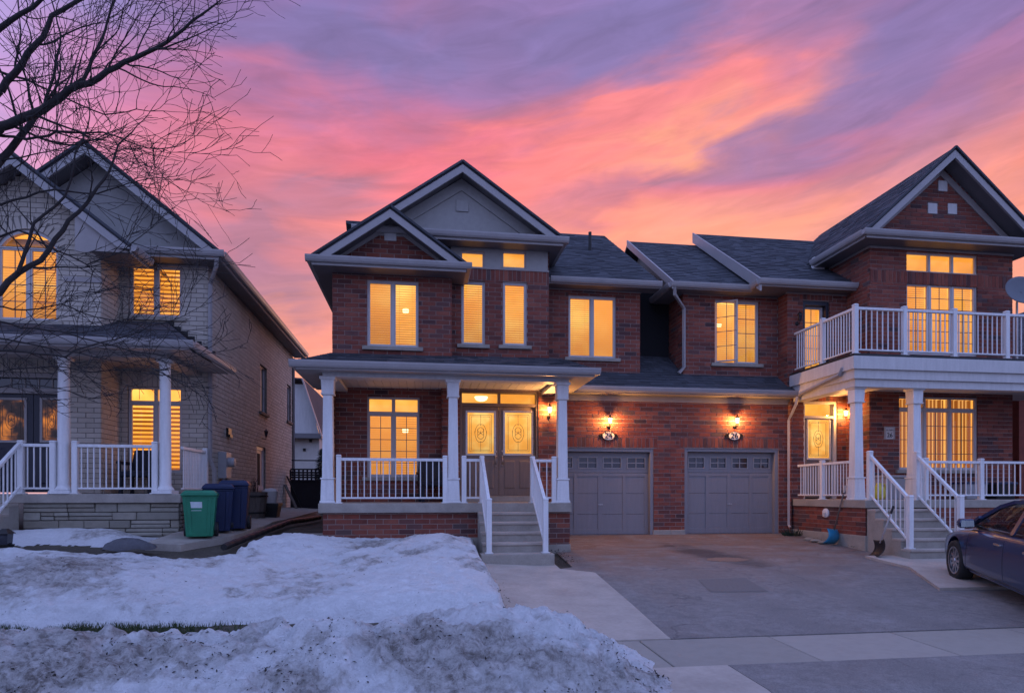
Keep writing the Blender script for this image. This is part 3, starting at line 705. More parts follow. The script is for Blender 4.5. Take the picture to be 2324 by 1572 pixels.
def gable(house, xl, xr, xp, ze, zp, yf, yw, yb, ret=True, rake=.135, side=('l', 'r'), yside=None, wl=None, wr=None):
    """front gable: two slopes, rake boards, rake soffits, and a gutter return with a skirt of shingles"""
    yside = yside or yb
    roof(house, (xl, yb, ze), (xl, yf, ze), (xp, yf, zp), (xp, yb, zp))
    roof(house, (xr, yf, ze), (xr, yb, ze), (xp, yb, zp), (xp, yf, zp))
    for x in (xl, xr):
        sg = 1 if x > xp else -1; k = (zp - ze) / abs(xp - x); v = rake * sqrt(1 + k * k)
        A, B_ = Vector((x, yf - .016, ze - .075)), Vector((xp, yf - .016, zp - .075)); th = Vector((0, .05, 0)); dn = ZV * v
        cut = min(v / k, abs(xp - x))                # rake ends level with the gutter line
        A2 = A + Vector((-sg * cut, 0, k * cut)) - dn
        m = MB(); i = len(m.v)
        ring = [A, B_, B_ - dn, A2]
        m.v += ring + [p + th for p in ring]
        m.f += [(0, 1, 2, 3), (7, 6, 5, 4), (0, 4, 5, 1), (1, 5, 6, 2), (2, 6, 7, 3), (3, 7, 4, 0)]
        m.build('rake_board', 'fascia', house)
        # dark drip edge of the shingles above the board
        e = MB().beam(A + Vector((0, -.012, .075)), B_ + Vector((0, -.012, .075)), .045, .05, (0, -1, 0)); e.build('drip_edge', 'shingle', house)
        lo = Vector((0, 0, -.17))
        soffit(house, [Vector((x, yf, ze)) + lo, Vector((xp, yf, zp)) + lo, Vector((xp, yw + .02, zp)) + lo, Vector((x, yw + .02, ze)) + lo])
    if ret:
        gutter(house, (xl - .1, yf, ze + .01), (xr + .1, yf, ze + .01), (0, -1, 0))
        board(house, xl + .02, xr - .02, yf - .012, yf + .015, ze - .17, ze - .02, 'fascia_board', 'fascia', 0)
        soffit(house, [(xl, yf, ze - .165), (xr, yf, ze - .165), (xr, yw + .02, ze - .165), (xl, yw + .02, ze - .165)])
        roof(house, (xl + .08, yf - .03, ze + .012), (xr - .08, yf - .03, ze + .012), (xr - .45, yw, ze + .012 + .22 * (yw - yf)), (xl + .45, yw, ze + .012 + .22 * (yw - yf)), .03)
    for s_ in side:
        x, o = (xl, -1) if s_ == 'l' else (xr, 1)
        gutter(house, (x, yf, ze + .01), (x, yside, ze + .01), (o, 0, 0))
        board(house, min(x, x - o * .03), max(x, x - o * .03), yf + .02, yside, ze - .17, ze - .03, 'fascia_board', 'fascia', 0)
        w = wl if s_ == 'l' else wr
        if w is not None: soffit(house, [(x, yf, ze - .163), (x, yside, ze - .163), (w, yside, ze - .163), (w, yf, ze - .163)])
def window(house, R, Y, cols=2, transom=0.0, blind='slat', sill=True, grid=None, glow='glow', frame='wood_white', tilts=None, bulb=None, arch=0, open_leaf=None, lit=True, face=FRONT, nm='window'):
    """R = (x0, x1, z0, z1) opening on a front wall at depth Y"""
    x0, x1, z0, z1 = R; F = .032 if blind != 'none' else .022; S = .030; ya, yb2 = Y + .035, Y + .11
    T = Matrix.Identity(4) if face is FRONT else None
    b = MB()
    zt = z1 - transom if transom else z1
    b.box(x0, x0 + F, ya, yb2, z0, z1); b.box(x1 - F, x1, ya, yb2, z0, z1); b.box(x0 + F, x1 - F, ya, yb2, z0, z0 + F); b.box(x0 + F, x1 - F, ya, yb2, z1 - F, z1)
    if transom: b.box(x0 + F, x1 - F, ya - .004, yb2, zt - .03, zt + .03)
    cw = (x1 - x0 - 2 * F) / cols
    lights = []
    for c in range(cols):
        a, d = x0 + F + c * cw, x0 + F + (c + 1) * cw
        if c: b.box(a - .026, a + .026, ya - .002, yb2, z0 + F, z1 - F)
        a2, d2 = a + (.026 if c else 0), d - (.026 if c < cols - 1 else 0)
        rows = [(z0 + F, zt - (.03 if transom else F), True)]
        if transom: rows.append((zt + .03, z1 - F, False))
        for (p, q, main) in rows:
            lights.append((c, a2, d2, p, q, main))
    w = b.build(nm, frame, house, bevel=.006)
    for (c, a, d, p, q, main) in lights:
        s = MB(); S2 = S if main and blind != 'none' else .012; ys0, ys1 = ya + .012, yb2 - .01
        s.box(a, a + S2, ys0, ys1, p, q); s.box(d - S2, d, ys0, ys1, p, q); s.box(a + S2, d - S2, ys0, ys1, p, p + S2); s.box(a + S2, d - S2, ys0, ys1, q - S2, q)
        ga, gd, gp, gq = a + S2, d - S2, p + S2, q - S2
        pn = MB().box(ga - .004, gd + .004, ys0 + .03, ys0 + .036, gp - .004, gq + .004)
        rot = None
        if open_leaf == c and main:                # casement swung outwards on its left hinge
            rot = Matrix.Translation((a, ya, 0)) @ Matrix.Rotation(radians(-34), 4, 'Z') @ Matrix.Translation((-a, -ya, 0))
            s.xf(rot); pn.xf(rot)
        s.build('sash', frame, w, bevel=.004); pn.build('pane', 'glass' if lit else 'dark_glass', w)
        if grid and main:
            gr = MB(); nc, nr = grid
            for k in range(1, nc): x = ga + (gd - ga) * k / nc; gr.box(x - .007, x + .007, ys0 + .038, ys0 + .05, gp, gq)
            for k in range(1, nr): z = gp + (gq - gp) * k / nr; gr.box(ga, gd, ys0 + .039, ys0 + .051, z - .007, z + .007)
            if rot: gr.xf(rot)
            gr.build('muntin_grid', 'timber', w)
        if not lit: continue
        yb_ = Y + .17
        kind = blind if main else ('none' if blind != 'curtain' else 'curtain')
        if kind == 'slat':
            tl = (tilts[c] if tilts else random.uniform(40, 60)); m = MB(); pitch = .052; z = gp - .01
            while z < gq + .01:
                e = .05; t = radians(tl + random.uniform(-2, 2))
                m.quad((a - .01, yb_, z), (d + .01, yb_, z), (d + .01, yb_ + e * cos(t), z + e * sin(t)), (a - .01, yb_ + e * cos(t), z + e * sin(t))); z += pitch
            for x in (a + (d - a) * .22, a + (d - a) * .78): m.box(x - .002, x + .002, yb_ - .004, yb_ - .001, gp, gq)
            m.build('blind', 'slat' if tl < 62 else 'slat_closed', w)
        elif kind == 'zebra':
            z = gp
            while z < gq:
                MB().box(a, d, yb_, yb_ + .004, z, min(gq, z + .05)).build('blind_band', 'zebra', w); z += .092
        elif kind == 'curtain':
            m = MB(); n = 60
            for k in range(n):
                f0, f1 = a - .02 + (d - a + .04) * k / n, a - .02 + (d - a + .04) * (k + 1) / n
                wv = lambda x: .035 * sin(x * 38) + .02 * sin(x * 91 + 1)
                m.quad((f0, yb_ + .05 + wv(f0), p), (f1, yb_ + .05 + wv(f1), p), (f1, yb_ + .05 + wv(f1), q), (f0, yb_ + .05 + wv(f0), q))
            m.build('curtain', 'curtain_fold', w)
    if lit: MB().room(x0 - .03, x1 + .03, Y + .125, Y + .50, z0 - .03, z1 + .03).build('lit_room', glow, w)
    if bulb: MB().lathe([(.004, -.06), (.06, -.035), (.075, .01), (.06, .05), (.004, .06)], (x0 + (x1 - x0) * bulb[0], Y + .36, z0 + (z1 - z0) * bulb[1]), 14).build('room_lamp', 'ceil_lamp', w, smooth=True)
    if sill: MB().box(x0 - .10, x1 + .10, Y - .07, Y + .10, z0 - .085, z0 - .002).build('sill', 'concrete', w, bevel=.01)
    return w
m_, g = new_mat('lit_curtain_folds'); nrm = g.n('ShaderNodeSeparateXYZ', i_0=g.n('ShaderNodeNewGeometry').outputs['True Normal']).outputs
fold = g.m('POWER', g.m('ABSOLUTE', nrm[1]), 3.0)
e_ = g.n('ShaderNodeEmission', i_Color=g.mix(fold, (.85, .22, .03), (1.0, .50, .14)), i_Strength=g.m('ADD', .35, g.m('MULTIPLY', fold, .72))); finish(g, e_.outputs[0]); M['curtain_fold'] = m_  # fold shading put into the emission: dimmer where the cloth turns sideways
def railing(house, p, q, h=.9, gap=.095, posts=(True, True), clear=.10, post=.045, n=None, mids=0):
    """post-and-baluster guard from p to q (floor points); slopes when p and q differ in height"""
    p, q = Vector(p), Vector(q); d = q - p; hd = Vector((d.x, d.y, 0)); L = hd.length; u = hd.normalized()
    up = lambda f, z: p + d * f + ZV * z
    o = MB().beam(up(0, h - .035), up(1, h - .035), .062, .055).build('railing', 'white', house, bevel=.006)
    MB().beam(up(0, clear), up(1, clear), .045, .035).build('lower_rail', 'white', o, bevel=.006)
    n = n or max(2, round(L / gap))
    proto = None
    for k in range(1, n):
        f = k / n
        if proto is None:
            bb = MB().box(-.0095, .0095, -.0095, .0095, 0, h - .06 - clear)
            proto = bpy.data.meshes.new('baluster'); proto.from_pydata(bb.v, [], bb.f); proto.materials.append(M['white'])
        place('baluster', proto, up(f, clear), o)
    fs = ([0] if posts[0] else []) + ([1] if posts[1] else []) + [(k + 1) / (mids + 1) for k in range(mids)]
    for f in fs:
        c = up(f, 0)
        m = MB().box(c.x - post, c.x + post, c.y - post, c.y + post, c.z, c.z + h + .03)
        m.frustum(c.x, c.y, c.z + h + .03, c.z + h + .055, post + .010, post + .010, post - .01, post - .01)
        m.box(c.x - post - .025, c.x + post + .025, c.y - post - .025, c.y + post + .025, c.z, c.z + .018)
        m.build('post', 'white', o)
    return o
def square_column(house, x, y, z0, z1, w=.092):
    m = MB(); h = z1 - z0
    m.frustum(x, y, z0, z0 + .05, w + .055, w + .055, w + .05, w + .05)
    m.frustum(x, y, z0 + .05, z0 + h * .19, w + .038, w + .038, w + .026, w + .026)
    m.frustum(x, y, z0 + h * .19, z0 + h * .19 + .03, w + .045, w + .045, w + .040, w + .040)
    m.frustum(x, y, z0 + h * .19 + .03, z1 - .34, w + .012, w + .012, w - .005, w - .005)
    m.frustum(x, y, z1 - .34, z1 - .31, w + .03, w + .03, w + .035, w + .035)
    m.frustum(x, y, z1 - .31, z1 - .05, w + .02, w + .02, w + .03, w + .03)
    m.frustum(x, y, z1 - .05, z1 + .01, w + .055, w + .055, w + .06, w + .06)
    return m.build('column', 'white', house, bevel=.008)
def stairs(house, x0, x1, yt, zt, zb, n, tread=.27, mat='concrete', side=.0):
    """n risers descending towards the street from a floor at yt, zt"""
    r = (zt - zb) / n
    core = MB()
    for k in range(1, n): core.box(x0, x1, yt - tread * k, yt - tread * (k - 1) + .001, zb - .15, zt - r * k - .05)
    o = core.build('stairs', mat, house)
    for k in range(1, n):
        MB().box(x0 - .004, x1 + .004, yt - tread * k - .025, yt - tread * (k - 1) + .002, zt - r * k - .052, zt - r * k).build('step', 'concrete_pale', o, bevel=.012)
    return o
def downspout(house, pts, mat='fascia', w=.075):
    m = MB()
    pts = [Vector(p) for p in pts]
    m.tube(pts, w / 2 * 1.15, 4)
    return m.build('downspout', mat, house)
def garage_door(house, R, Y):
    x0, x1, z0, z1 = R; yd = Y + .16
    fr = MB(); t = .09
    fr.box(x0, x0 + t, Y + .02, yd + .05, z0, z1); fr.box(x1 - t, x1, Y + .02, yd + .05, z0, z1); fr.box(x0 + t, x1 - t, Y + .02, yd + .05, z1 - .08, z1)
    d = fr.build('garage_door', 'garage', house, bevel=.006)
    x0 += t; x1 -= t; z1 -= .08; nsec = 4; hs = (z1 - z0) / nsec; cw = (x1 - x0) / 4
    for k in range(nsec):
        zl, zh = z0 + hs * k + .003, z0 + hs * (k + 1) - .003
        m = MB()
        if k < nsec - 1: m.box(x0, x1, yd, yd + .04, zl, zh)
        else:
            wz0, wz1 = zl + .12, zh - .14
            m.box(x0, x1, yd, yd + .04, zl, wz0); m.box(x0, x1, yd, yd + .04, wz1, zh)
            for c in range(5):
                a = x0 if c == 0 else x0 + cw * c - .09; e = x1 if c == 4 else x0 + cw * c + .09
                m.box(a, e, yd + .0004, yd + .0396, wz0, wz1)
        s = m.build('door_section', 'garage', d, bevel=.004)
        if k == nsec - 1:
            for c in range(4):
                a, e = x0 + cw * c + .09, x0 + cw * (c + 1) - .09
                MB().box(a - .005, e + .005, yd + .024, yd + .030, wz0 - .005, wz1 + .005).build('pane', 'dark_glass', d)
                mu = MB().box((a + e) / 2 - .011, (a + e) / 2 + .011, yd + .004, yd + .022, wz0, wz1); mu.box(a, (a + e) / 2 - .011, yd + .005, yd + .022, (wz0 + wz1) / 2 - .011, (wz0 + wz1) / 2 + .011)
                mu.box((a + e) / 2 + .011, e, yd + .005, yd + .022, (wz0 + wz1) / 2 - .011, (wz0 + wz1) / 2 + .011)
                fm = .022; mu.box(a - fm, a, yd - .012, yd + .01, wz0 - fm, wz1 + fm); mu.box(e, e + fm, yd - .012, yd + .01, wz0 - fm, wz1 + fm); mu.box(a, e, yd - .012, yd + .01, wz1, wz1 + fm); mu.box(a, e, yd - .012, yd + .01, wz0 - fm, wz0)
                mu.build('muntin', 'trim', d)
    # overlay stiles and rails that make the carriage-door panels, over the lower three sections
    m = MB(); zt = z0 + hs * 3 - .02
    for c in range(5):
        hw = .05 if c in (0, 4) else (.055 if c == 2 else .045)
        xc = min(max(x0 + cw * c, x0 + hw), x1 - hw); m.box(xc - hw, xc + hw, yd - .016, yd + .002, z0 + .02, zt)
    for c in range(4):
        a = x0 + (.10 if c == 0 else cw * c + (.055 if c == 2 else .045)); e = x1 - .10 if c == 3 else x0 + cw * (c + 1) - (.055 if c + 1 == 2 else .045)
        m.box(a, e, yd - .015, yd + .002, z0 + .02, z0 + .15); m.box(a, e, yd - .015, yd + .002, zt - .07, zt)
    m.build('stile_frame', 'garage', d, bevel=.004)
    hx = (x0 + x1) / 2
    MB().box(hx - .06, hx + .06, yd - .05, yd - .035, z0 + hs * 1.45, z0 + hs * 1.45 + .022).box(hx - .012, hx + .012, yd - .036, yd - .014, z0 + hs * 1.45 - .008, z0 + hs * 1.45 + .03).build('handle', 'metal', d)
    MB().box(x0, x1, yd - .005, yd + .045, z0 - .035, z0 + .002).build('weather_strip', 'black_plastic', d)
    return d
def caming(parent, a, e, p, q, y, diamond=True, mat='timber'):
    """leaded pattern in a door light"""
    m = MB(); r = .0045
    def ring(i): 
        pts = [(a + i, y, p + i), (e - i, y, p + i), (e - i, y, q - i), (a + i, y, q - i), (a + i, y, p + i)]
        for s, t in zip(pts, pts[1:]): m.beam(s, t, r * 1.6, r * 1.6, (0, -1, 0))
    ring(.05); ring(.085)
    cx, cz = (a + e) / 2, (p + q) / 2; w, h = (e - a) * .22, (q - p) * .2
    for sx in (-1, 1):
        for sz in (-1, 1):
            pts = [(cx + sx * w * sin(t * pi / 2 / 8) ** 1.4, y, cz + sz * h * cos(t * pi / 2 / 8) * (1 + .25 * sin(t * pi / 8))) for t in range(9)]
            m.tube(pts, r, 4)
            pts = [(cx + sx * w * .55 * sin(t * pi / 8), y, cz + sz * h * .75 * t / 8) for t in range(9)]
            m.tube(pts, r, 4)
    for sz in (-1, 1): m.beam((cx, y, cz + sz * h), (cx, y, (q - .05) if sz > 0 else (p + .05)), r * 1.5, r * 1.5, (0, -1, 0))
    for k in range(5): m.beam((cx - w + 2 * w * k / 4, y, cz - .04 * (k % 2)), (cx - w + 2 * w * k / 4, y, cz + .05 + .05 * (k % 2)), r * 2.2, r, (0, -1, 0))
    m.build('leaded_pattern', mat, parent)
def door_leaf(house, a, e, p, q, Y, gl, mat='door_brown', glass='door_glass', panels=2, knob=None, trimmat='brass', plate=True):
    """a, e, p, q leaf; gl = (x0, x1, z0, z1) of its light"""
    ga, ge, gp, gq = gl; m = MB(); y0, y1 = Y, Y + .05
    m.box(a, ga, y0, y1, p, q); m.box(ge, e, y0, y1, p, q); m.box(ga, ge, y0 + .0003, y1, p, gp); m.box(ga, ge, y0 + .0003, y1, gq, q)
    d = m.build('door', mat, house, bevel=.004)
    MB().box(ga - .003, ge + .003, y0 + .022, y0 + .03, gp - .003, gq + .003).build('door_light', glass, d)
    t = .035; fr = MB()
    for (A, E, P_, Q) in ((ga - t, ga + .012, gp - t, gq + t), (ge - .012, ge + t, gp - t, gq + t), (ga + .012, ge - .012, gp - t, gp + .012), (ga + .012, ge - .012, gq - .012, gq + t)): fr.box(A, E, y0 - .014, y0 + .02, P_, Q)
    fr.build('light_frame', trimmat, d, bevel=.005)
    caming(d, ga + .012, ge - .012, gp + .012, gq - .012, y0 + .016)
    w = (e - a - .3) / panels if panels > 1 else (e - a - .24)
    for k in range(panels):
        A = a + .11 + k * (w + .08) if panels > 1 else a + .12; E = A + w; P_, Q = p + .16, gp - .14
        pm = MB()
        pm.hexa([(A, y0 + .001, P_), (E, y0 + .001, P_), (E, y0 + .001, Q), (A, y0 + .001, Q)], [(A + .03, y0 - .012, P_ + .03), (E - .03, y0 - .012, P_ + .03), (E - .03, y0 - .012, Q - .03), (A + .03, y0 - .012, Q - .03)])
        pm.build('raised_panel', mat, d)
    if knob is not None:
        h = MB(); zc = gp - .08
        if plate:
            h.lathe([(.001, .0), (.028, .002), (.028, .012), (.02, .02)], (knob, y0, zc + .14), 12, 'y'); h.lathe([(.001, 0), (.03, .002), (.03, .012), (.012, .03)], (knob, y0, zc + .03), 12, 'y')
            h.tube([(knob, y0 - .02, zc + .02), (knob, y0 - .07, zc - .01), (knob, y0 - .075, zc - .10), (knob, y0 - .02, zc - .16)], .011, 8); h.lathe([(.001, 0), (.024, .002), (.022, .014)], (knob, y0, zc - .18), 12, 'y')
        else: h.lathe([(.001, .0), (.02, .01), (.012, .03), (.03, .045), (.03, .065), (.01, .075)], (knob, y0, zc), 14, 'y')
        h.build('handle', 'brass', d, smooth=True)
    return d
def lamp(label, x, y, z, out, power=9.0, lit=True, size=1.0):
    """carriage lamp on a short bracket; out = unit vector off the wall"""
    o = Vector(out); t = thing('wall_lamp', label, 'lamp', (x, y, z - .18), 'wall lamps')
    c = Vector((x, y, z)) + o * .13; s = size
    bp = MB().lathe([(.001, 0), (.05, 0), (.05, .012), (.03, .022)], (x, y, z - .14), 14, 'y')
    if abs(o.x) > .5: bp = MB().lathe([(.001, 0), (.05, 0), (.05, -.012), (.03, -.022)], (x, y, z - .14), 14, 'x')
    bp.build('backplate', 'metal_dark', t)
    MB().tube([Vector((x, y, z - .14)) + o * .005, Vector((x, y, z - .15)) + o * .08, Vector((x, y, z - .17)) + o * .12, c - ZV * .12, c - ZV * .085], .009, 8).build('bracket', 'metal_dark', t, smooth=True)
    MB().lathe([(.02, -.10), (.036, -.09), (.03, -.075)], c, 12).build('cup', 'metal_dark', t)
    gl = MB().lathe([(.028, -.076), (.040, -.03), (.052, .04), (.054, .055)], c, 10).build('lamp_glass', 'bulb' if lit else 'dark_glass', t)
    cap = MB().lathe([(.062, .055), (.066, .062), (.05, .085), (.018, .105), (.012, .13), (.004, .14)], c, 12).build('cap', 'metal_dark', t)
    if lit:
        l = bpy.data.lights.new('lamp_light', 'POINT'); l.energy = power; l.color = (1.0, .46, .13); l.shadow_soft_size = .05
        lo = bpy.data.objects.new('lamp_light', l); col.objects.link(lo); ORG[lo.name] = c; lo.parent = t; lo.location = c + o * .02 + ZV * .0 - ORG[t.name]
    return t
# ================================================================== the red-brick house, number 24
A = thing('brick_house', 'red brick house with double front door, broad gables and white railed porch', 'house', (1.5, 14, 0))
YB, YM, YW, YD, YG, YR = 13.9, 14.3, 14.28, 14.08, 14.7, 15.0
XL, XBr, XMr = X(755, YB), X(1025, YB), X(1245, YM)
XDL = X(1002, YW); XPR = X(1297, 12.5); XAR = X(1452, YR); XMID = X(1522, YG)
SA = .82                                             # porch floor
# upper bay
R1 = rect(833, 950, 637, 787, YB)
wall(A, FRONT, YB, XL, XBr, 3.45, 5.76, [R1])
window(A, R1, YB, 2, 0, 'slat', tilts=[78, 34], bulb=(.74, .62))
wall(A, FACE_R, XBr, YB, YM, 3.45, 5.76)
wall(A, FACE_L, XL, YB, 21.0, .0, 5.76)
board(A, XL - .02, XBr + .02, YB - .03, YB + .04, 5.745, 5.90)
xl, xr = X(705, 13.45), X(1060, 13.45); xp = (xl + xr) / 2; ze, zp = 5.90, Z(880, 467, 13.45)
gable(A, xl, xr, xp, ze, zp, 13.45, YB, 17.2, rake=.135, side=('l', 'r'), yside=14.35, wl=XL, wr=XBr)
gutter(A, (xl, 14.35, ze + .01), (xl, 17.2, ze + .01), (-1, 0, 0)); soffit(A, [(xl, 14.35, ze - .163), (xl, 17.2, ze - .163), (XL, 17.2, ze - .163), (XL, 14.35, ze - .163)])
k_ = (zp - ze) / (xp - xl)
def trim_gable(house, xl, xr, xp, ze, zp, Y, inset, w, d=.035, mat='trim'):
    for x in (xl, xr):
        sg = 1 if x < xp else -1; k = (zp - ze) / abs(xp - x); v = w * sqrt(1 + k * k)
        a = Vector((x + sg * inset / k, Y - d, ze)); t = Vector((xp, Y - d, ze + k * (abs(xp - x) - inset / k))); th = Vector((0, d + .02, 0))
        ring = [a, t, t - ZV * v, a + Vector((sg * v / k, 0, 0))]
        m = MB(); m.v = ring + [p + th for p in ring]; m.f = [(0, 1, 2, 3), (7, 6, 5, 4), (0, 4, 5, 1), (1, 5, 6, 2), (2, 6, 7, 3), (3, 7, 4, 0)]; m.build('gable_trim', mat, house)
wall(A, FRONT, YB, xl, xr, ze, zp - .2, profile=lambda v: (xl + (v - ze + .2) / k_, xr - (v - ze + .2) / k_))
trim_gable(A, xl, xr, xp, ze + .05, zp, YB, .16, .10)
vx, vz = X(886, YB), Z(886, 534, YB); MB().box(vx - .13, vx + .13, YB - .035, YB + .02, vz - .13, vz + .13).build('gable_vent', 'white_dirty', A, bevel=.01)
# middle section under the broad gable
R2, R3 = rect(1047, 1101, 638, 782, YM), rect(1141, 1196, 640, 784, YM)
T2, T3 = rect(1046, 1099, 570, 608, YM), rect(1140, 1194, 570, 608, YM)
zs0, zs1 = R3[3] + .01, Z(1140, 612, YM)
wall(A, FRONT, YM, XBr, XMr, 3.45, zs1, [R2, R3], [(XBr, XMr, zs0, zs1 - .005)])
wall(A, FRONT, YM, XBr, XMr, zs1, 6.66, [T2, T3], brick=False, mat='stucco')
window(A, R2, YM, 1, 0, 'slat', tilts=[48]); window(A, R3, YM, 1, 0, 'slat', tilts=[44])
window(A, T2, YM, 1, 0, 'none', sill=False, glow='glow_soft'); window(A, T3, YM, 1, 0, 'none', sill=False, glow='glow_soft')
board(A, XBr, XMr + .01, YM - .025, YM + .02, zs1 - .012, zs1 + .03, 'band_board')
wall(A, FACE_R, XMr, YM, YR + .6, 3.45, 6.62)
gxp, gze, gzp = X(1050, 13.9), Z(1100, 531, 13.9), Z(1050, 366, 13.9); gxr = X(1280, 13.9); gxl = 2 * gxp - gxr
gable(A, gxl, gxr, gxp, gze, gzp, 13.9, YM, 18.2, side=('r',), yside=15.9, wr=XMr)
kg = (gzp - gze) / (gxp - gxl)
wall(A, FRONT, YM, gxl, gxr, gze, gzp - .2, profile=lambda v: (gxl + (v - gze + .2) / kg, gxr - (v - gze + .2) / kg), brick=False, mat='stucco')
trim_gable(A, gxl, gxr, gxp, gze + .05, gzp, YM, .20, .22, mat='stucco')
vx, vz = X(1049, YM), Z(1049, 468, YM); MB().box(vx - .14, vx + .14, YM - .03, YM + .02, vz - .13, vz + .13).build('gable_vent', 'stucco', A, bevel=.008)
# lower wall: window side, return, door side
R5 = rect(833, 952, 901, 1082, YW)
wall(A, FRONT, YW, XL, XDL, SA, 3.45, [R5]); wall(A, FACE_L, XDL, YD, YW, SA, 3.45)
window(A, R5, YW, 2, .36, 'slat', grid=(2, 5), tilts=[70, 30], bulb=(.72, .60))
RDo = rect(1043, 1222, 886, 1134, YD); RDo = (RDo[0], RDo[1], SA, RDo[3])
wall(A, FRONT, YD, XDL, XPR + .2, SA, 3.45, [RDo], [(RDo[0] - .1, XPR, RDo[3] + .005, RDo[3] + .22)], reveal=.2)
yd = YD + .1; x0, x1 = RDo[0], RDo[1]; xm = (x0 + x1) / 2; zt = Z(1130, 918, YD); zb = SA + .13
fr = MB(); f = .055
fr.box(x0, x0 + f, YD + .02, yd + .08, zb, RDo[3]); fr.box(x1 - f, x1, YD + .02, yd + .08, zb, RDo[3]); fr.box(x0 + f, x1 - f, YD + .02, yd + .08, RDo[3] - f, RDo[3]); fr.box(x0 + f, x1 - f, YD + .03, yd + .08, zt - .035, zt + .035)
fr.box(xm - .03, xm + .03, YD + .028, yd + .08, zt + .035, RDo[3] - f)
fr.build('door_frame', 'door_brown', A, bevel=.006)
MB().box(x0 - .03, x1 + .03, YD - .12, yd + .1, SA, zb).build('threshold', 'concrete', A, bevel=.01)
for (a, e) in ((x0 + f, xm - .03), (xm + .03, x1 - f)): MB().box(a, e, yd + .03, yd + .036, zt + .035, RDo[3] - f).build('transom_pane', 'glass', A)
MB().room(x0, x1, yd + .085, yd + 1.1, zt - .1, 3.4).build('lit_hall', 'glow_soft', A)
hx, hz = X(1092, YD + .8), Z(1092, 903, YD + .8); MB().lathe([(.16, .03), (.155, 0), (.12, -.05), (.06, -.075), (.004, -.08)], (hx, yd + .7, hz), 18).build('hall_lamp', 'ceil_lamp', A, smooth=True)
for (a, e, q0, q1, kn) in ((x0 + f + .003, xm - .004, 1060, 1122, -1), (xm + .004, x1 - f - .003, 1145, 1207, 1)):
    gl = rect(q0, q1, 935, 1030, YD + .1); door_leaf(A, a, e, zb + .005, zt - .038, yd, gl, knob=(xm + kn * .075))
# bedroom over the garage
R4 = rect(1290, 1398, 672, 812, YR)
wall(A, FRONT, YR, XMr, XAR, 3.6, 5.97, [R4]); wall(A, FACE_R, XAR, YR, 21, 3.6, 5.97)
window(A, R4, YR, 2, 0, 'slat', tilts=[40, 66])
board(A, XMr, XAR + .03, YR - .03, YR + .04, 5.955, 6.09)
EA = 6.12; XRA = X(1500, 14.6)
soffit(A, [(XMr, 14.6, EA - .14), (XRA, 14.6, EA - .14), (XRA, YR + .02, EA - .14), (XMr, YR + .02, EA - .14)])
gutter(A, (XMr + .1, 14.6, EA), (XRA, 14.6, EA), (0, -1, 0)); board(A, XMr, XRA, 14.595, 14.62, EA - .15, EA - .01, 'fascia_board', 'fascia', 0)
roof(A, (XMr - .1, 14.62, EA + .01), (XRA, 14.62, EA + .01), (XRA - .45, 17.9, 8.56), (-2.1, 17.9, 8.56))
roof(A, (XRA, 21.2, EA), (-2.1, 21.2, EA), (-2.1, 17.9, 8.56), (XRA - .45, 17.9, 8.56), shingles=False)
MB().quad((XL, YB, 5.7), (XL, 21.2, 5.7), (XL, 17.9, 8.4)).build('gable_end', 'stucco', A); MB().quad((XAR, YR, 5.9), (XAR, 21.0, 5.9), (XAR, 17.9, 8.42), (XAR, YR, 6.25)).build('gable_end', 'stucco', A)
m = MB().quad((XL, 21.0, 0), (XAR, 21.0, 0), (XAR, 21.0, 6.1), (XL, 21.0, 6.1)).build('rear_wall', 'mortar', A)
MB().tube([(X(1339, 16.6), 16.6, 7.4), (X(1339, 16.6), 16.6, Z(1339, 527, 16.6))], .045, 10).build('vent_pipe', 'metal_dark', A)
# porch: roof, beam, ceiling, columns, floor, steps, guards
gy0 = 12.1; gxl_, gxr_ = X(670, gy0), X(1350, gy0); gz = Z(1010, 827, gy0); wzt = Z(1000, 808, YB)
roof(A, (gxl_, gy0, gz), (gxr_, gy0, gz), (X(1272, YM), YM, wzt + .12), (XL - .02, YB, wzt), thick=.05)
roof(A, (gxl_, YB + .6, gz), (gxl_, gy0, gz), (XL, YB, wzt), (XL, YB + .6, wzt), thick=.05); roof(A, (gxr_, gy0, gz), (gxr_, YG - .35, gz), (X(1272, YM), YM + .2, wzt + .12), (X(1272, YM), YM, wzt + .12), thick=.05)
gutter(A, (gxl_ - .1, gy0, gz), (gxr_ + .1, gy0, gz), (0, -1, 0)); gutter(A, (gxl_, gy0, gz), (gxl_, YB + .6, gz), (-1, 0, 0)); gutter(A, (gxr_, gy0, gz), (gxr_, YG - .4, gz), (1, 0, 0))
board(A, gxl_ + .01, gxr_ - .01, gy0 - .004, gy0 + .02, gz - .16, gz - .02, 'fascia_board', 'fascia', 0)
zbm = Z(1010, 862, 12.5)
bx0, bx1 = X(733, 12.5), X(1290, 12.5)
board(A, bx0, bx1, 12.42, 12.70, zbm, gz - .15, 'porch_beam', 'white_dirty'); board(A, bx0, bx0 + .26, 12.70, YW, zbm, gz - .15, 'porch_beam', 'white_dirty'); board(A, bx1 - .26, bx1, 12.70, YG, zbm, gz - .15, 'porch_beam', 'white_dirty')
soffit(A, [(gxl_, gy0, gz - .155), (gxr_, gy0, gz - .155), (gxr_, 12.43, gz - .155), (gxl_, 12.43, gz - .155)], 'trim'); soffit(A, [(gxl_, 12.43, gz - .154), (bx0 + .02, 12.43, gz - .154), (bx0 + .02, YB + .6, gz - .154), (gxl_, YB + .6, gz - .154)], 'trim'); soffit(A, [(gxr_, 12.43, gz - .154), (bx1 - .02, 12.43, gz - .154), (bx1 - .02, YG, gz - .154), (gxr_, YG, gz - .154)], 'trim')
cz0 = zbm + .10
n_pl = 26
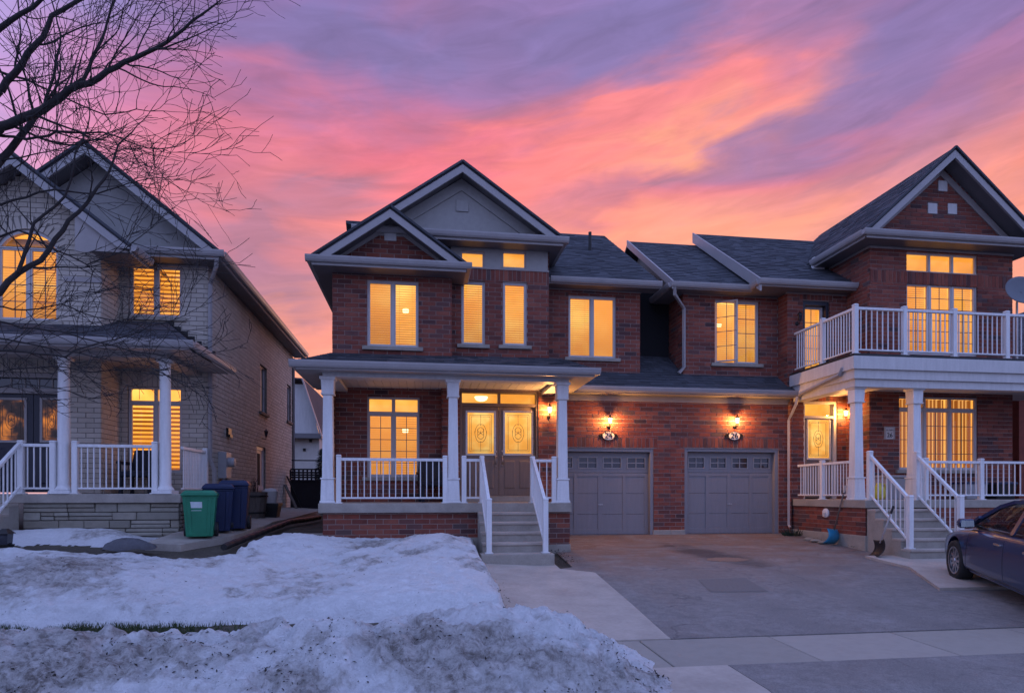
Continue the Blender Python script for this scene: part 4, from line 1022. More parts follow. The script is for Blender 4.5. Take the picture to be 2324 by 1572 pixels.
for k in range(n_pl):                              # soffit planks of the porch ceiling
    a = bx0 + .2 + (bx1 - bx0 - .4) * k / n_pl; e = bx0 + .2 + (bx1 - bx0 - .4) * (k + 1) / n_pl
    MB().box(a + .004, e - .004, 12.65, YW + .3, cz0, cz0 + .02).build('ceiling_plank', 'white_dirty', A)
MB().box(bx0 + .1, bx1 - .1, 12.6, YW + .3, cz0 + .021, cz0 + .04).build('ceiling_deck', 'trim_dark', A)
for px in (745, 1028, 1275): square_column(A, X(px, 12.58), 12.58, SA, zbm)
sx0, sx1 = X(722, 12.4), X(1297, 12.4); stx0, stx1 = 1.08, 2.27
MB().box(sx0, sx1, 12.38, YW, SA - .19, SA).build('porch_floor', 'concrete', A, bevel=.015)
for (a, e, zz) in ((sx0 + .08, stx0 + .02, .135), (stx1 - .02, sx1 - .02, -.02)):
    wall(A, FRONT, 12.5, a, e, zz, SA - .185); MB().box(a - .01, e + .02, 12.46, 13.2, -.6, zz).build('foundation', 'concrete', A, bevel=.01)
wall(A, FACE_L, sx0 + .08, 12.5, YW, .135, SA - .185); wall(A, FACE_R, sx1 - .02, 12.5, YG, -.02, SA - .185); MB().box(sx1 - .4, sx1 - .01, 13.2, YG, -.6, -.02).build('foundation', 'concrete', A)
stairs(A, stx0, stx1, 12.4, SA, -.24, 6, .265)
MB().box(stx0 - .06, stx1 + .06, 10.98, 11.34, -.45, -.065).build('bottom_step', 'concrete', A, bevel=.012)
ry = 12.47
railing(A, (X(769, ry), ry, SA), (X(1010, ry), ry, SA), .88, n=17); railing(A, (X(1053, ry), ry, SA), (1.17, ry, SA), .88, n=3); railing(A, (2.19, ry, SA), (X(1257, ry), ry, SA), .88, n=3)
railing(A, (1.17, ry - .06, SA), (1.17, 11.12, -.06), .93, posts=(False, True), clear=.12, n=13); railing(A, (2.19, ry - .06, SA), (2.19, 11.12, -.06), .93, posts=(False, True), clear=.12, n=13)
# garage half
def link_roof(house, x0, x1):
    gz_ = Z(1545, 881, 14.35); sl = .70
    roof(house, (x0, 14.35, gz_), (x1, 14.35, gz_), (x1, 16.4, gz_ + sl * 2.05), (x0, 16.4, gz_ + sl * 2.05), thick=.05)
    gutter(house, (x0, 14.35, gz_), (x1, 14.35, gz_), (0, -1, 0)); board(house, x0, x1, 14.346, 14.37, gz_ - .15, gz_ - .02, 'fascia_board', 'fascia', 0)
    soffit(house, [(x0, 14.35, gz_ - .145), (x1, 14.35, gz_ - .145), (x1, YG + .02, gz_ - .145), (x0, YG + .02, gz_ - .145)], 'trim')
    board(house, x0, x1, YG - .03, YG + .03, 3.235, gz_ - .146)
RG1 = (X(1484, YG) - 2.62, X(1484, YG), 0, Z(1484, 1018, YG)); RG2 = (X(1553, YG), X(1767, YG), 0, Z(1660, 1018, YG))
XGE = X(1790, YG)
wall(A, FRONT, YG, XPR - .1, XMID, .0, 3.26, [RG1], [(RG1[0], RG1[1] + .08, RG1[3] + .02, RG1[3] + .26)], reveal=.2)
garage_door(A, RG1, YG); link_roof(A, XPR + .02, XMID)
MB().box(RG1[1] - .02, XMID, YG - .02, YG + .1, -.2, .12).build('pier_plinth', 'concrete', A, bevel=.01)
MB().box(XPR, XMID, YG + .5, YG + .55, 0, 3.2).build('garage_lining', 'dark', A)
bricks_done(A, 'brick')

# ================================================================== the attached red-brick house, number 26
B = thing('brick_house', 'red brick house with steep gable and white railed balcony above its porch', 'house', (10.5, 14, 0))
YB2, YT = 14.57, 13.72
XB0, XB1 = X(1550, YR), X(1787, YB2); XT0, XT1 = 10.61, 14.5
wall(B, FRONT, YG, XMID, XGE, .0, 3.26, [RG2], [(RG2[0] - .12, RG2[1] + .10, RG2[3] + .02, RG2[3] + .26)], reveal=.2)
garage_door(B, RG2, YG); link_roof(B, XMID, XGE + .06)
MB().box(XMID, RG2[0] + .02, YG - .02, YG + .1, -.2, .12).build('pier_plinth', 'concrete', B, bevel=.01); MB().box(XMID, XGE, YG + .5, YG + .55, 0, 3.2).build('garage_lining', 'dark', B)
R6 = rect(1622, 1722, 683, 825, YR)
wall(B, FRONT, YR, XB0, XB1, 3.6, 6.0, [R6]); window(B, R6, YR, 2, 0, 'slat', tilts=[46, 60], open_leaf=0, grid=(2, 4), bulb=(.24, .66))
wall(B, FACE_L, XB0, YR, 19.5, 3.6, 6.0); wall(B, FACE_L, XB1, YB2, YR, 3.6, 6.0)
MB().quad((XB0, YR, 5.9), (XB0, 21.3, 5.9), (XB0, 17.95, 8.36), (XB0, YR, 6.3)).build('gable_end', 'stucco', B)
MB().quad((XAR, 15.9, 3), (XB0, 15.9, 3), (XB0, 15.9, 6.3), (XAR, 15.9, 6.3)).build('gap_shade_sheet', 'dark', B)  # near-black sheet across the passage, standing in for its deep shade
EB = 6.14
XE0 = X(1526, 14.6); XE1 = X(1705, 14.6)
roof(B, (XE0, 14.62, EB), (XE1 + .5, 14.62, EB), (XE1 + .5, 17.95, 8.46), (XE0, 17.95, 8.46)); roof(B, (XE1, 14.19, EB + .03), (XT0 + .05, 14.19, EB + .03), (12.0, 17.95, 8.80), (XE1, 17.95, 8.80))
roof(B, (14.5, 21.5, EB), (XE0, 21.5, EB), (XE0, 17.95, 8.46), (14.5, 17.95, 8.46), shingles=False)
def slope_board(house, p, q, w, nm='rake_board'):    # board standing on edge along a slope, facing the street side
    p, q = Vector(p), Vector(q); m = MB(); dn = ZV * w; th = Vector((.045, 0, 0)); ring = [p, q, q - dn, p - dn]
    m.v = ring + [v + th for v in ring]; m.f = [(0, 1, 2, 3), (7, 6, 5, 4), (0, 4, 5, 1), (1, 5, 6, 2), (2, 6, 7, 3), (3, 7, 4, 0)]; m.build(nm, 'fascia', house)
slope_board(B, (XE0 - .03, 14.55, EB + .03), (XE0 - .03, 17.97, 8.50), .20); slope_board(B, (XE1 - .03, 14.14, EB + .04), (XE1 - .03, 17.97, 8.84), .30)
gutter(B, (XE0 - .05, 14.6, EB), (XE1 + .02, 14.6, EB), (0, -1, 0)); gutter(B, (XE1, 14.6, EB + .01), (XE1, 14.17, EB + .03), (-1, 0, 0)); gutter(B, (XE1 - .05, 14.17, EB + .03), (XT0 - .02, 14.17, EB + .03), (0, -1, 0))
board(B, XE0, XE1, 14.596, 14.62, EB - .15, EB - .01, 'fascia_board', 'fascia', 0); board(B, XE1, XT0, 14.166, 14.19, EB - .13, EB + .02, 'fascia_board', 'fascia', 0)
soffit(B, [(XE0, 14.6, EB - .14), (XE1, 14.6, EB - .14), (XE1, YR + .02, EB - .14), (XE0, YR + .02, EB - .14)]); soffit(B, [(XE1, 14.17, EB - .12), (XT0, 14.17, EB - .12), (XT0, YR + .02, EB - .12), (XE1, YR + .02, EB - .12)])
gutter(B, (XE0, 14.6, EB), (XE0, 19.0, EB), (-1, 0, 0)); soffit(B, [(XE0, 14.6, EB - .139), (XB0, 14.6, EB - .139), (XB0, 19, EB - .139), (XE0, 19, EB - .139)])
board(B, XB0, XB1 - .03, YR - .03, YR + .03, 5.985, EB - .141)
board(B, XB1 - .03, XT0, YB2 - .03, YB2 + .03, 5.985, EB - .121)
# balcony door wall
RBD = rect(1822, 1882, 683, 850, YB2); RBD = (RBD[0], RBD[1], 3.98, RBD[3])
wall(B, FRONT, YB2, XB1, XT0, 3.6, 6.0, [RBD], [(RBD[0] - .1, RBD[1] + .1, RBD[3] + .01, RBD[3] + .2)], reveal=.25)
fr = MB(); fr.box(RBD[0], RBD[0] + .08, YB2 + .03, YB2 + .2, RBD[2], RBD[3]); fr.box(RBD[1] - .08, RBD[1], YB2 + .03, YB2 + .2, RBD[2], RBD[3]); fr.box(RBD[0] + .08, RBD[1] - .08, YB2 + .03, YB2 + .2, RBD[3] - .1, RBD[3]); fr.build('door_frame', 'door_navy', B)
window(B, (RBD[0] + .08, RBD[1] - .08, RBD[2], RBD[3] - .1), YB2 + .12, 1, 0, 'slat', sill=False, grid=(2, 5), tilts=[64], nm='balcony_door')
# tall bay
R7 = rect(2057, 2218, 645, 806, YT); T7 = rect(2057, 2218, 576, 619, YT); R8 = rect(2040, 2219, 901, 1066, YT)
zs = (R7[3] + .01, T7[2] - .01)
RV = lambda r: (r[0], r[1], r[2], r[3])
wall(B, FRONT, YT, XT0, XT1, .85, 6.9, [R7, T7, R8], [(XT0, XT1, zs[1] - .30, zs[1])])
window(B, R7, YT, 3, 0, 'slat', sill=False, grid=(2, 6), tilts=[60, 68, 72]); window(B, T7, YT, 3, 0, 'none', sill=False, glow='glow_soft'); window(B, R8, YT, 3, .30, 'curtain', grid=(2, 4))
wall(B, FACE_L, XT0, YT, 15.6, .85, 6.9); wall(B, FACE_R, XT1, YT, 21, .0, 6.9)
MB().quad((XB0, 21.4, 0), (XT1, 21.4, 0), (XT1, 21.4, 6.3), (XB0, 21.4, 6.3)).build('rear_wall', 'mortar', B)
bxl, bxr, bxp = 10.16, 14.92, 12.48; bze, bzp = Z(1965, 522, 13.27), Z(2160, 333, 13.27)
gable(B, bxl, bxr, bxp, bze, bzp, 13.27, YT, 18.3, side=('l', 'r'), yside=15.25, wl=XT0, wr=XT1)
kb = (bzp - bze) / (bxp - bxl)
wall(B, FRONT, YT, bxl, bxr, bze, bzp - .25, profile=lambda v: (bxl + (v - bze + .25) / kb, bxr - (v - bze + .25) / kb))
trim_gable(B, bxl, bxr, bxp, bze + .05, bzp, YT, .26, .15)
for px, py in ((2138, 423), (2115, 474), (2160, 475)):
    vx, vz = X(px, YT), Z(px, py, YT); MB().box(vx - .125, vx + .125, YT - .03, YT + .02, vz - .13, vz + .13).build('gable_vent', 'white_dirty', B, bevel=.01)
board(B, XT0 - .02, XT1 + .02, YT - .035, YT + .03, 6.885, bze - .166); MB().box(XT0 - .035, XT0 + .02, YT, 15.2, 6.885, bze - .166).build('frieze_board', 'trim', B)
MB().hexa([(10.08, 15.2, 6.35), (10.45, 15.2, 6.35), (10.45, 15.3, 6.35), (10.08, 15.3, 6.35)], [(10.16, 15.2, 7.2), (10.45, 15.2, 7.2), (10.45, 15.3, 7.2), (10.16, 15.3, 7.2)]).build('flashing', 'white', B)
# lower porch wall with the entrance
RBE = rect(1824, 1900, 911, 1050, YB2); SBz = .87; RBE = (RBE[0], RBE[1], SBz, RBE[3])
wall(B, FRONT, YB2, XGE - .02, XT0, SBz, 3.5, [RBE], [(RBE[0] - .1, RBE[1] + .1, RBE[3] + .005, RBE[3] + .23)], reveal=.2); wall(B, FACE_L, XGE - .02, YB2, YG, .0, 3.3)
x0, x1 = RBE[0], RBE[1]; zt = Z(1860, 946, YB2); yd = YB2 + .1; f = .05
fr = MB(); fr.box(x0, x0 + f, YB2 + .02, yd + .08, SBz, RBE[3]); fr.box(x1 - f * 1.6, x1, YB2 + .02, yd + .08, SBz, RBE[3]); fr.box(x0 + f, x1 - f * 1.6, YB2 + .02, yd + .08, RBE[3] - f, RBE[3]); fr.box(x0 + f, x1 - f * 1.6, YB2 + .025, yd + .08, zt - .03, zt + .03); fr.build('door_frame', 'white_dirty', B, bevel=.006)
MB().box(x0 + f, x1 - f * 1.6, yd + .03, yd + .036, zt + .03, RBE[3] - f).build('transom_pane', 'glass', B)
MB().room(x0, x1, yd + .085, yd + .6, zt - .1, 3.4).build('lit_hall', 'glow_soft', B)
gl = rect(1833, 1883, 951, 1040, yd); door_leaf(B, x0 + f + .003, x1 - f * 1.6 - .003, SBz + .03, zt - .033, yd, gl, panels=1, knob=x1 - f * 1.6 - .07, trimmat='white_dirty', plate=False)
# porch and balcony
PX0 = 9.2; FY = 12.0
MB().box(PX0 - .05, 15.6, FY - .04, YB2, SBz - .17, SBz).build('porch_floor', 'concrete', B, bevel=.015)
wall(B, FRONT, YG - .004, XGE - .05, PX0, .0, SBz)
wall(B, FACE_L, PX0, FY + .02, YG, .12, SBz - .165); wall(B, FRONT, FY, 10.6, 15.5, .05, SBz - .165)
MB().box(PX0 - .03, PX0 + .5, FY, YG, -.6, .12).build('foundation', 'concrete', B, bevel=.012); MB().box(10.55, 15.5, FY - .02, 13.5, -.6, .05).build('foundation', 'concrete', B)
stairs(B, PX0 + .02, 10.60, FY, SBz, -.25, 6, .235)
cx1, cx2 = X(1943, 12.5), X(2075, 12.5); zbb = Z(1940, 879, 12.4)
for x in (cx1, cx2, 14.4): square_column(B, x, 12.5, SBz, zbb + .02)
FL = 9.05; FF = 12.18
lay = [(Z(1940, 859, 12.3), zbb, 0.03), (Z(1940, 838, 12.3), Z(1940, 859, 12.3) - .004, .085), (3.93, Z(1940, 838, 12.3) - .004, .14)]
for zz1, zz0, o_ in lay:
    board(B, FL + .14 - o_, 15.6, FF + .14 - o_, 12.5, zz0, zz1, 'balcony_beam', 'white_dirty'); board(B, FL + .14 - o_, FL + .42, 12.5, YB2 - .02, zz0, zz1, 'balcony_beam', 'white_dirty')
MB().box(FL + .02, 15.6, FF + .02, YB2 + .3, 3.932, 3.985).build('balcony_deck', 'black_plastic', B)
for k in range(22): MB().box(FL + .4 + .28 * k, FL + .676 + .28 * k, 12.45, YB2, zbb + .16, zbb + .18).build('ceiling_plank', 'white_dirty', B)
bz = 3.985; by = FF + .13; bxx = FL + .13
railing(B, (bxx, YB2 - .06, bz), (bxx, by, bz), 1.02, n=24, posts=(False, True), mids=1); railing(B, (bxx, by, bz), (X(2052, by), by, bz), 1.02, n=9, posts=(False, True)); railing(B, (X(2052, by), by, bz), (X(2165, by), by, bz), 1.02, n=11, posts=(False, True)); railing(B, (X(2165, by), by, bz), (X(2284, by), by, bz), 1.02, n=11, posts=(False, True)); railing(B, (X(2284, by), by, bz), (15.5, by, bz), 1.02, n=14, posts=(False, True))
railing(B, (15.5, YT, bz), (15.5, by, bz), 1.02, n=12, posts=(False, False))
lx = PX0 + .06
railing(B, (lx, YB2 - .08, SBz), (lx, 12.6, SBz), .86, n=19, posts=(False, False), mids=1)
railing(B, (9.33, FY + .06, SBz), (9.33, 10.96, -.06), .98, clear=.12, n=9); railing(B, (10.43, FY + .06, SBz), (10.43, 10.96, -.06), .98, clear=.12, n=9)
railing(B, (cx2 + .14, 12.35, SBz), (X(2226, 12.35), 12.35, SBz), .86, n=11, posts=(True, True)); railing(B, (X(2226, 12.35), 12.35, SBz), (15.4, 12.35, SBz), .86, n=22, posts=(False, True))
downspout(B, [(XGE - .05, 14.25, 3.38), (XGE - .05, 14.3, 3.2), (XGE - .03, YG - .06, 2.85), (XGE - .03, YG - .06, .22), (XGE - .03, YG - .13, .16)])
downspout(B, [(FL + .0, 12.55, 3.74), (FL - .02, 12.62, 3.60), (FL + .02, 14.1, 3.42), (XGE + .0, 14.28, 3.38)])
downspout(B, [(XE0 + .05, 14.56, EB - .1), (XE0 + .06, 14.6, 5.85), (XB0 + .0, YR - .06, 5.62), (XB0 + .0, YR - .06, 4.15), (XB0 - .15, YR - .10, 4.0)])
bricks_done(B, 'brick')

# ================================================================== the tan-brick house
C = thing('brick_house', 'tan brick house with arched window, round porch columns and stone porch base', 'house', (-6.5, 14, 0))
YC, YCB = 14.35, 13.55; XC = X(472, YC); XCB = X(228.7, YCB); SC = 1.0; XCL = -12.0
R10 = rect(293, 413, 602, 719, YC); R11 = rect(290, 413, 878, 1075, YC)
R11 = (R11[0], R11[1], SC + .45, R11[3])
wall(C, FRONT, YC, XCB, XC, SC, 5.86, [R10, R11], [(R11[0] - .12, R11[1] + .12, R11[3] + .005, R11[3] + .28)], mat='mortar_dark')
window(C, R10, YC, 2, 0, 'zebra'); window(C, R11, YC, 2, .33, 'zebra', sill=False)
R9 = rect(-8, 132, 560, 727, YCB)
RCD = rect(-56, 150, 845, 1118, YCB); RCD = (RCD[0], RCD[1], SC, RCD[3])
arch_top = Z(62, 520, YCB); axc = (R9[0] + R9[1]) / 2; aw_ = (R9[1] - R9[0]) / 2; ar = (aw_ ** 2 + (arch_top - R9[3]) ** 2) / (2 * (arch_top - R9[3]))
ZS = arch_top + .06
arch_z = lambda x: arch_top - ar + sqrt(max(0, ar * ar - (x - axc) ** 2))
slices = [(R9[0] + (R9[1] - R9[0]) * k / 16, R9[0] + (R9[1] - R9[0]) * (k + 1) / 16, R9[2], arch_z(R9[0] + (R9[1] - R9[0]) * (k + .5) / 16) + .26) for k in range(16)] + [(R9[0] - .13, R9[0], R9[3] - .05, R9[3] + .19), (R9[1], R9[1] + .13, R9[3] - .05, R9[3] + .19)]
wall(C, FRONT, YCB, XCL, XCB, SC, ZS, [(R9[0], R9[1], R9[2], ZS), RCD], [(RCD[0] - .1, RCD[1] + .1, RCD[3] + .005, RCD[3] + .28)], mat='mortar_dark', brick_holes=slices + [RCD])
wall(C, FACE_R, XCB, YCB, YC, SC, 5.75, mat='mortar_dark')
wall(C, FACE_R, XC, YC, 23.3, .05, 5.9, [(18.7, 19.5, 3.35, 4.7), (18.35, 19.35, .42, 2.35), (22.3, 22.95, 3.5, 4.75)], mat='mortar_dark')
MB().quad((XCL, 23.3, 0), (XC, 23.3, 0), (XC, 23.3, 6), (XCL, 23.3, 6)).build('rear_wall', 'mortar_dark', C)
window(C, R9, YCB, 2, 0, 'slat', grid=(2, 4), tilts=[66, 60])
# arched light over it
n = 20; zc = arch_top - ar; th0 = math.asin(min(1, aw_ / ar))
arc = [(axc + ar * sin(-th0 + 2 * th0 * k / n), zc + ar * cos(-th0 + 2 * th0 * k / n)) for k in range(n + 1)]
arc_i = [(axc + (ar - .06) * sin(-th0 + 2 * th0 * k / n), zc + (ar - .06) * cos(-th0 + 2 * th0 * k / n)) for k in range(n + 1)]
m = MB()
for k in range(n):
    (xa_, za), (xb_, zb_), (xc_, zc_), (xd_, zd_) = arc[k], arc[k + 1], arc_i[k + 1], arc_i[k]
    m.hexa([(xa_, YCB + .03, za), (xb_, YCB + .03, zb_), (xc_, YCB + .03, max(zc_, R9[3])), (xd_, YCB + .03, max(zd_, R9[3]))], [(xa_, YCB + .12, za), (xb_, YCB + .12, zb_), (xc_, YCB + .12, max(zc_, R9[3])), (xd_, YCB + .12, max(zd_, R9[3]))])
m.build('arched_frame', 'wood_white', C)
MB().quad(*[(x, YCB + .09, max(z, R9[3])) for x, z in arc_i]).build('arched_pane', 'glass', C); MB().room(R9[0] - .02, R9[1] + .02, YCB + .125, YCB + .45, R9[3] + .04, arch_top + .25).build('lit_room', 'glow', C)
m = MB()                                              # spandrel of brick mortar round the arch
for k in range(n): (xa_, za), (xb_, zb_) = arc[k], arc[k + 1]; m.quad((xa_, YCB, za), (xb_, YCB, zb_), (xb_, YCB, ZS), (xa_, YCB, ZS)); m.quad((xa_, YCB, za), (xb_, YCB, zb_), (xb_, YCB + .13, zb_), (xa_, YCB + .13, za))
m.build('arch_spandrel', 'mortar_dark', C)
nv = int(2 * th0 * (ar + .02) / .10)
for k in range(nv):                                   # voussoirs of the arch
    t = -th0 + 2 * th0 * (k + .5) / nv; r0 = ar + .006; r1 = ar + .25; d = .085 / 2; c, s_ = cos(t), sin(t)
    q = lambda r, o: (axc + r * s_ + o * c, zc + r * c - o * s_)
    ring = [q(r0, -d), q(r0, d), q(r1, d), q(r1, -d)]
    MB().hexa([(x, YCB + .02, z) for x, z in ring], [(x, YCB - .012, z) for x, z in ring]).build('voussoir', 'brick_tan', C)
# front doors
x0, x1 = RCD[0], RCD[1]; yd = YCB + .1; zt = Z(60, 886, YCB); zm = RCD[3]
fr = MB(); f = .06
fr.box(x0, x0 + f, YCB + .02, yd + .08, SC, zm); fr.box(x1 - f, x1, YCB + .02, yd + .08, SC, zm); fr.box(x0 + f, x1 - f, YCB + .02, yd + .08, zm - .09, zm); fr.box(x0 + f, x1 - f, YCB + .015, yd + .08, zt - .05, zt + .05)
fr.build('door_frame', 'trim', C, bevel=.006)
MB().box(x0 + f, x1 - f, yd + .03, yd + .036, zt + .05, zm - .09).build('transom_pane', 'dark_glass', C); xm = X(76, yd)
mu = MB()
for k in range(1, 6): xx = x0 + f + (x1 - x0 - 2 * f) * k / 6; mu.box(xx - .012, xx + .012, yd + .015, yd + .03, zt + .05, zm - .09)
mu.build('muntin', 'trim', C)
for (a, e, q0, q1, kn) in ((x0 + f, xm - .004, -8, 57, -1), (xm + .004, x1 - f, 95, 150, 1)):
    gl = list(rect(q0, q1, 906, 1000, yd)); gl[0] = max(gl[0], a + .1); gl[1] = min(gl[1], e - .09); door_leaf(C, a, e, SC + .03, zt - .052, yd, gl, mat='door_navy', glass='door_glass_dim', knob=xm + kn * .06, trimmat='trim', plate=False)
# roofs
cxp, cze, czp = X(192, 13.9), 6.06, Z(192, 320, 13.9); cxr = X(500, 13.9); cxl = 2 * cxp - cxr
gable(C, cxl, cxr, cxp, cze, czp, 13.9, YC, 24.0, side=('r',), yside=23.6, wr=XC)
kc = (czp - cze) / (cxp - cxl)
wall(C, FRONT, YC, cxl, cxr, cze, czp - .2, profile=lambda v: (cxl + (v - cze + .2) / kc, cxr - (v - cze + .2) / kc), brick=False, mat='stucco')
board(C, XCB, XC + .02, YC - .03, YC + .03, 5.85, cze - .166)
dxp, dzp = X(24, 13.15), Z(24, 343, 13.15); dxr, dze = X(297, 13.15), Z(297, 556, 13.15); dxl = 2 * dxp - dxr
gable(C, dxl, dxr, dxp, dze, dzp, 13.15, YCB, 16.5, ret=False, side=('r',), yside=13.95, wr=XCB)
kd = (dzp - dze) / (dxr - dxp)
MB().quad((XCB - .3, 13.2, dze - .16), (dxr, 13.2, dze - .16), (XCB - .3, 13.2, dze + kd * (dxr - XCB + .3) - .17)).build('eave_return', 'trim', C)
wall(C, FRONT, YCB, max(dxl, XCL), XCB, ZS, dzp - .22, profile=lambda v: (max(XCL, dxl + (v - dze + .22) / kd) if v > dze - .22 else XCL, min(XCB, dxr - (v - dze + .22) / kd)), mat='mortar_dark', brick_holes=slices)
zsc = Z(200, 636, YCB); board(C, R9[1] + .12, XCB + .03, YCB - .035, YCB + .02, zsc - .05, zsc + .05, 'string_course', 'trim'); MB().box(XCB - .02, XCB + .035, YCB, YC, zsc - .05, zsc + .05).build('string_course', 'trim', C)
# porch roof
pgy = 12.1; pgx = X(430, pgy); pgz = Z(430, 774, pgy); ptz = Z(300, 729, YC)
roof(C, (XCL, pgy, pgz), (pgx, pgy, pgz), (-5.4, YC, ptz), (XCL, YC, ptz), thick=.05); roof(C, (pgx, pgy, pgz), (pgx, YC + .15, pgz), (-5.4, YC, ptz), (-5.4, YC, ptz), thick=.05)
gutter(C, (XCL, pgy, pgz), (pgx + .1, pgy, pgz), (0, -1, 0)); gutter(C, (pgx, pgy, pgz), (pgx, YC + .25, pgz), (1, 0, 0)); board(C, XCL, pgx, pgy - .004, pgy + .02, pgz - .16, pgz - .02, 'fascia_board', 'fascia', 0)
zpb = Z(145, 811, 12.7)
soffit(C, [(XCL, pgy, pgz - .155), (pgx, pgy, pgz - .155), (pgx, 12.5, pgz - .155), (XCL, 12.5, pgz - .155)], 'trim'); soffit(C, [(pgx, 12.5, pgz - .154), (pgx, YC + .1, pgz - .154), (-4.75, YC + .1, pgz - .154), (-4.75, 12.5, pgz - .154)], 'trim')
board(C, XCL, -4.70, 12.5, 12.84, zpb, pgz - .15, 'porch_beam', 'trim'); board(C, -5.0, -4.70, 12.84, YC, zpb, pgz - .15, 'porch_beam', 'trim')
for k in range(24): MB().box(XCL + .30 * k + .004, XCL + .30 * k + .296, 12.84, YC, zpb + .12, zpb + .14).build('ceiling_plank', 'trim', C)
for k, (sx_, sz_) in enumerate([(-5.42 + .14 * i, ptz - .10 * i) for i in range(7)]): MB().box(sx_, sx_ + .16, YC - .022, YC, sz_ - .22, sz_ + .02).build('step_flashing', 'metal_dark', C)
def round_column(house, x, y, z0, z1, r=.105):
    m = MB().box(x - r - .07, x + r + .07, y - r - .07, y + r + .07, z0, z0 + .06)
    m.lathe([(r + .05, z0 + .06), (r + .05, z0 + .09), (r + .015, z0 + .13), (r, z0 + .16), (r * .98, z0 + .8), (r * .88, z1 - .16), (r * .92, z1 - .13), (r - .005, z1 - .09), (r, z1 - .06)], (x, y, 0), 24)
    m.box(x - r - .015, x + r + .015, y - r - .015, y + r + .015, z1 - .06, z1 + .01)
    o = m.build('column', 'white', house); 
    for p in o.data.polygons: p.use_smooth = len(p.vertices) == 4 and abs(p.normal.z) < .8 and p.index > 5
    return o
for px in (145, 375): round_column(C, X(px, 12.68), 12.68, SC, zpb)
PRX = X(411, 12.6); PLX = X(50, 12.6)
MB().box(XCL, PRX + .02, 12.52, YC, SC - .17, SC).build('porch_floor', 'concrete', C, bevel=.015)
MB().box(PLX, PRX - .06, 12.64, YC, -.3, SC - .17).build('porch_core', 'timber', C)
# ledgestone: every stone its own piece
z = .02; rows_ = []
while z < SC - .19:
    h = random.choice((.11, .15, .19, .22)); h = min(h, SC - .175 - z)
    if SC - .175 - z - h < .07: h = SC - .175 - z
    rows_.append((z, h)); z += h
for z, h in rows_:
    for (face, a0, a1) in (('f', PLX + .02, PRX - .03), ('s', 12.66, YC)):
        a = a0
        while a < a1 - .03:
            l = random.uniform(.22, .75); e = min(a + l, a1)
            if a1 - e < .12: e = a1
            subs = [(z, h)] if h < .15 or random.random() < .55 else [(z, h * .5), (z + h * .5, h * .5)]
            for sz, sh in subs:
                j = random.uniform(.0, .025); gp_ = .006; t_ = [random.uniform(-.006, .006) for _ in range(4)]
                if face == 'f': st = MB().hexa([(a + gp_, 12.60 - j, sz + gp_ + t_[0] * .5), (e - gp_, 12.60 - j + t_[1], sz + gp_), (e - gp_, 12.68, sz + gp_), (a + gp_, 12.68, sz + gp_)], [(a + gp_ + t_[2], 12.60 - j + t_[3], sz + sh - gp_), (e - gp_, 12.60 - j, sz + sh - gp_), (e - gp_, 12.68, sz + sh - gp_), (a + gp_, 12.68, sz + sh - gp_)])
                else: st = MB().box(PRX - .08, PRX - .02 + j * .6, a + gp_, e - gp_, sz + gp_, sz + sh - gp_)
                st.build('stone', 'stone', C, bevel=.01, seg=1)
            a = e
stairs(C, -9.2, PLX - .02, 12.54, SC, .12, 5, .27)
ry = 12.60
railing(C, (X(48, ry), ry, SC), (X(121, ry), ry, SC), .92, n=5); railing(C, (X(171, ry), ry, SC), (X(352, ry), ry, SC), .92, n=13); railing(C, (PRX - .10, 12.92, SC), (PRX - .10, YC - .1, SC), .92, n=15, posts=(False, True))
railing(C, (X(48, ry), ry - .05, SC), (X(48, ry), 11.45, .16), .94, clear=.12, n=10, posts=(False, True)); railing(C, (-9.0, ry - .05, SC), (-9.0, 11.45, .16), .94, clear=.12, n=10, posts=(True, True))
downspout(C, [(cxr - .05, 13.85, 5.9), (cxr - .1, 13.95, 5.75), (XC + .06, YC - .05, 5.5), (XC + .06, YC - .05, 1.75), (XC + .14, YC - .03, 1.5), (XC + .16, YC - .03, .3)])
downspout(C, [(XC + .05, 23.2, 5.8), (XC + .05, 23.2, .2)], mat='trim_dark')
# openings in the side wall
def side_window(y0, y1, z0, z1):
    m = MB(); x = XC - .06; F = .05
    m.box(x - .06, x, y0, y0 + F, z0, z1); m.box(x - .06, x, y1 - F, y1, z0, z1); m.box(x - .06, x, y0 + F, y1 - F, z0, z0 + F); m.box(x - .06, x, y0 + F, y1 - F, z1 - F, z1); m.box(x - .058, x - .002, (y0 + y1) / 2 - .03, (y0 + y1) / 2 + .03, z0 + F, z1 - F)
    w = m.build('window', 'wood_white', C); MB().box(x - .04, x - .034, y0 + F, y1 - F, z0 + F, z1 - F).build('pane', 'dark_glass', w); MB().box(XC - .1, XC + .07, y0 - .08, y1 + .08, z0 - .09, z0 - .002).build('sill', 'timber', w, bevel=.01)
side_window(18.7, 19.5, 3.35, 4.7); side_window(22.3, 22.95, 3.5, 4.75)
m = MB().box(XC - .12, XC - .07, 18.35, 19.35, .42, 2.35).build('side_door', 'white_dirty', C, bevel=.005)
MB().box(XC - .072, XC - .060, 18.72, 18.98, 1.25, 2.15).build('pane', 'dark', m)
fr = MB(); fr.box(XC - .068, XC - .045, 18.35, 18.45, .42, 2.35); fr.box(XC - .068, XC - .045, 19.25, 19.35, .42, 2.35); fr.box(XC - .068, XC - .045, 18.45, 19.25, 2.25, 2.35); fr.box(XC - .068, XC - .045, 18.45, 19.25, 1.1, 1.22); fr.build('storm_frame', 'white', m)
bricks_done(C, 'brick_tan')
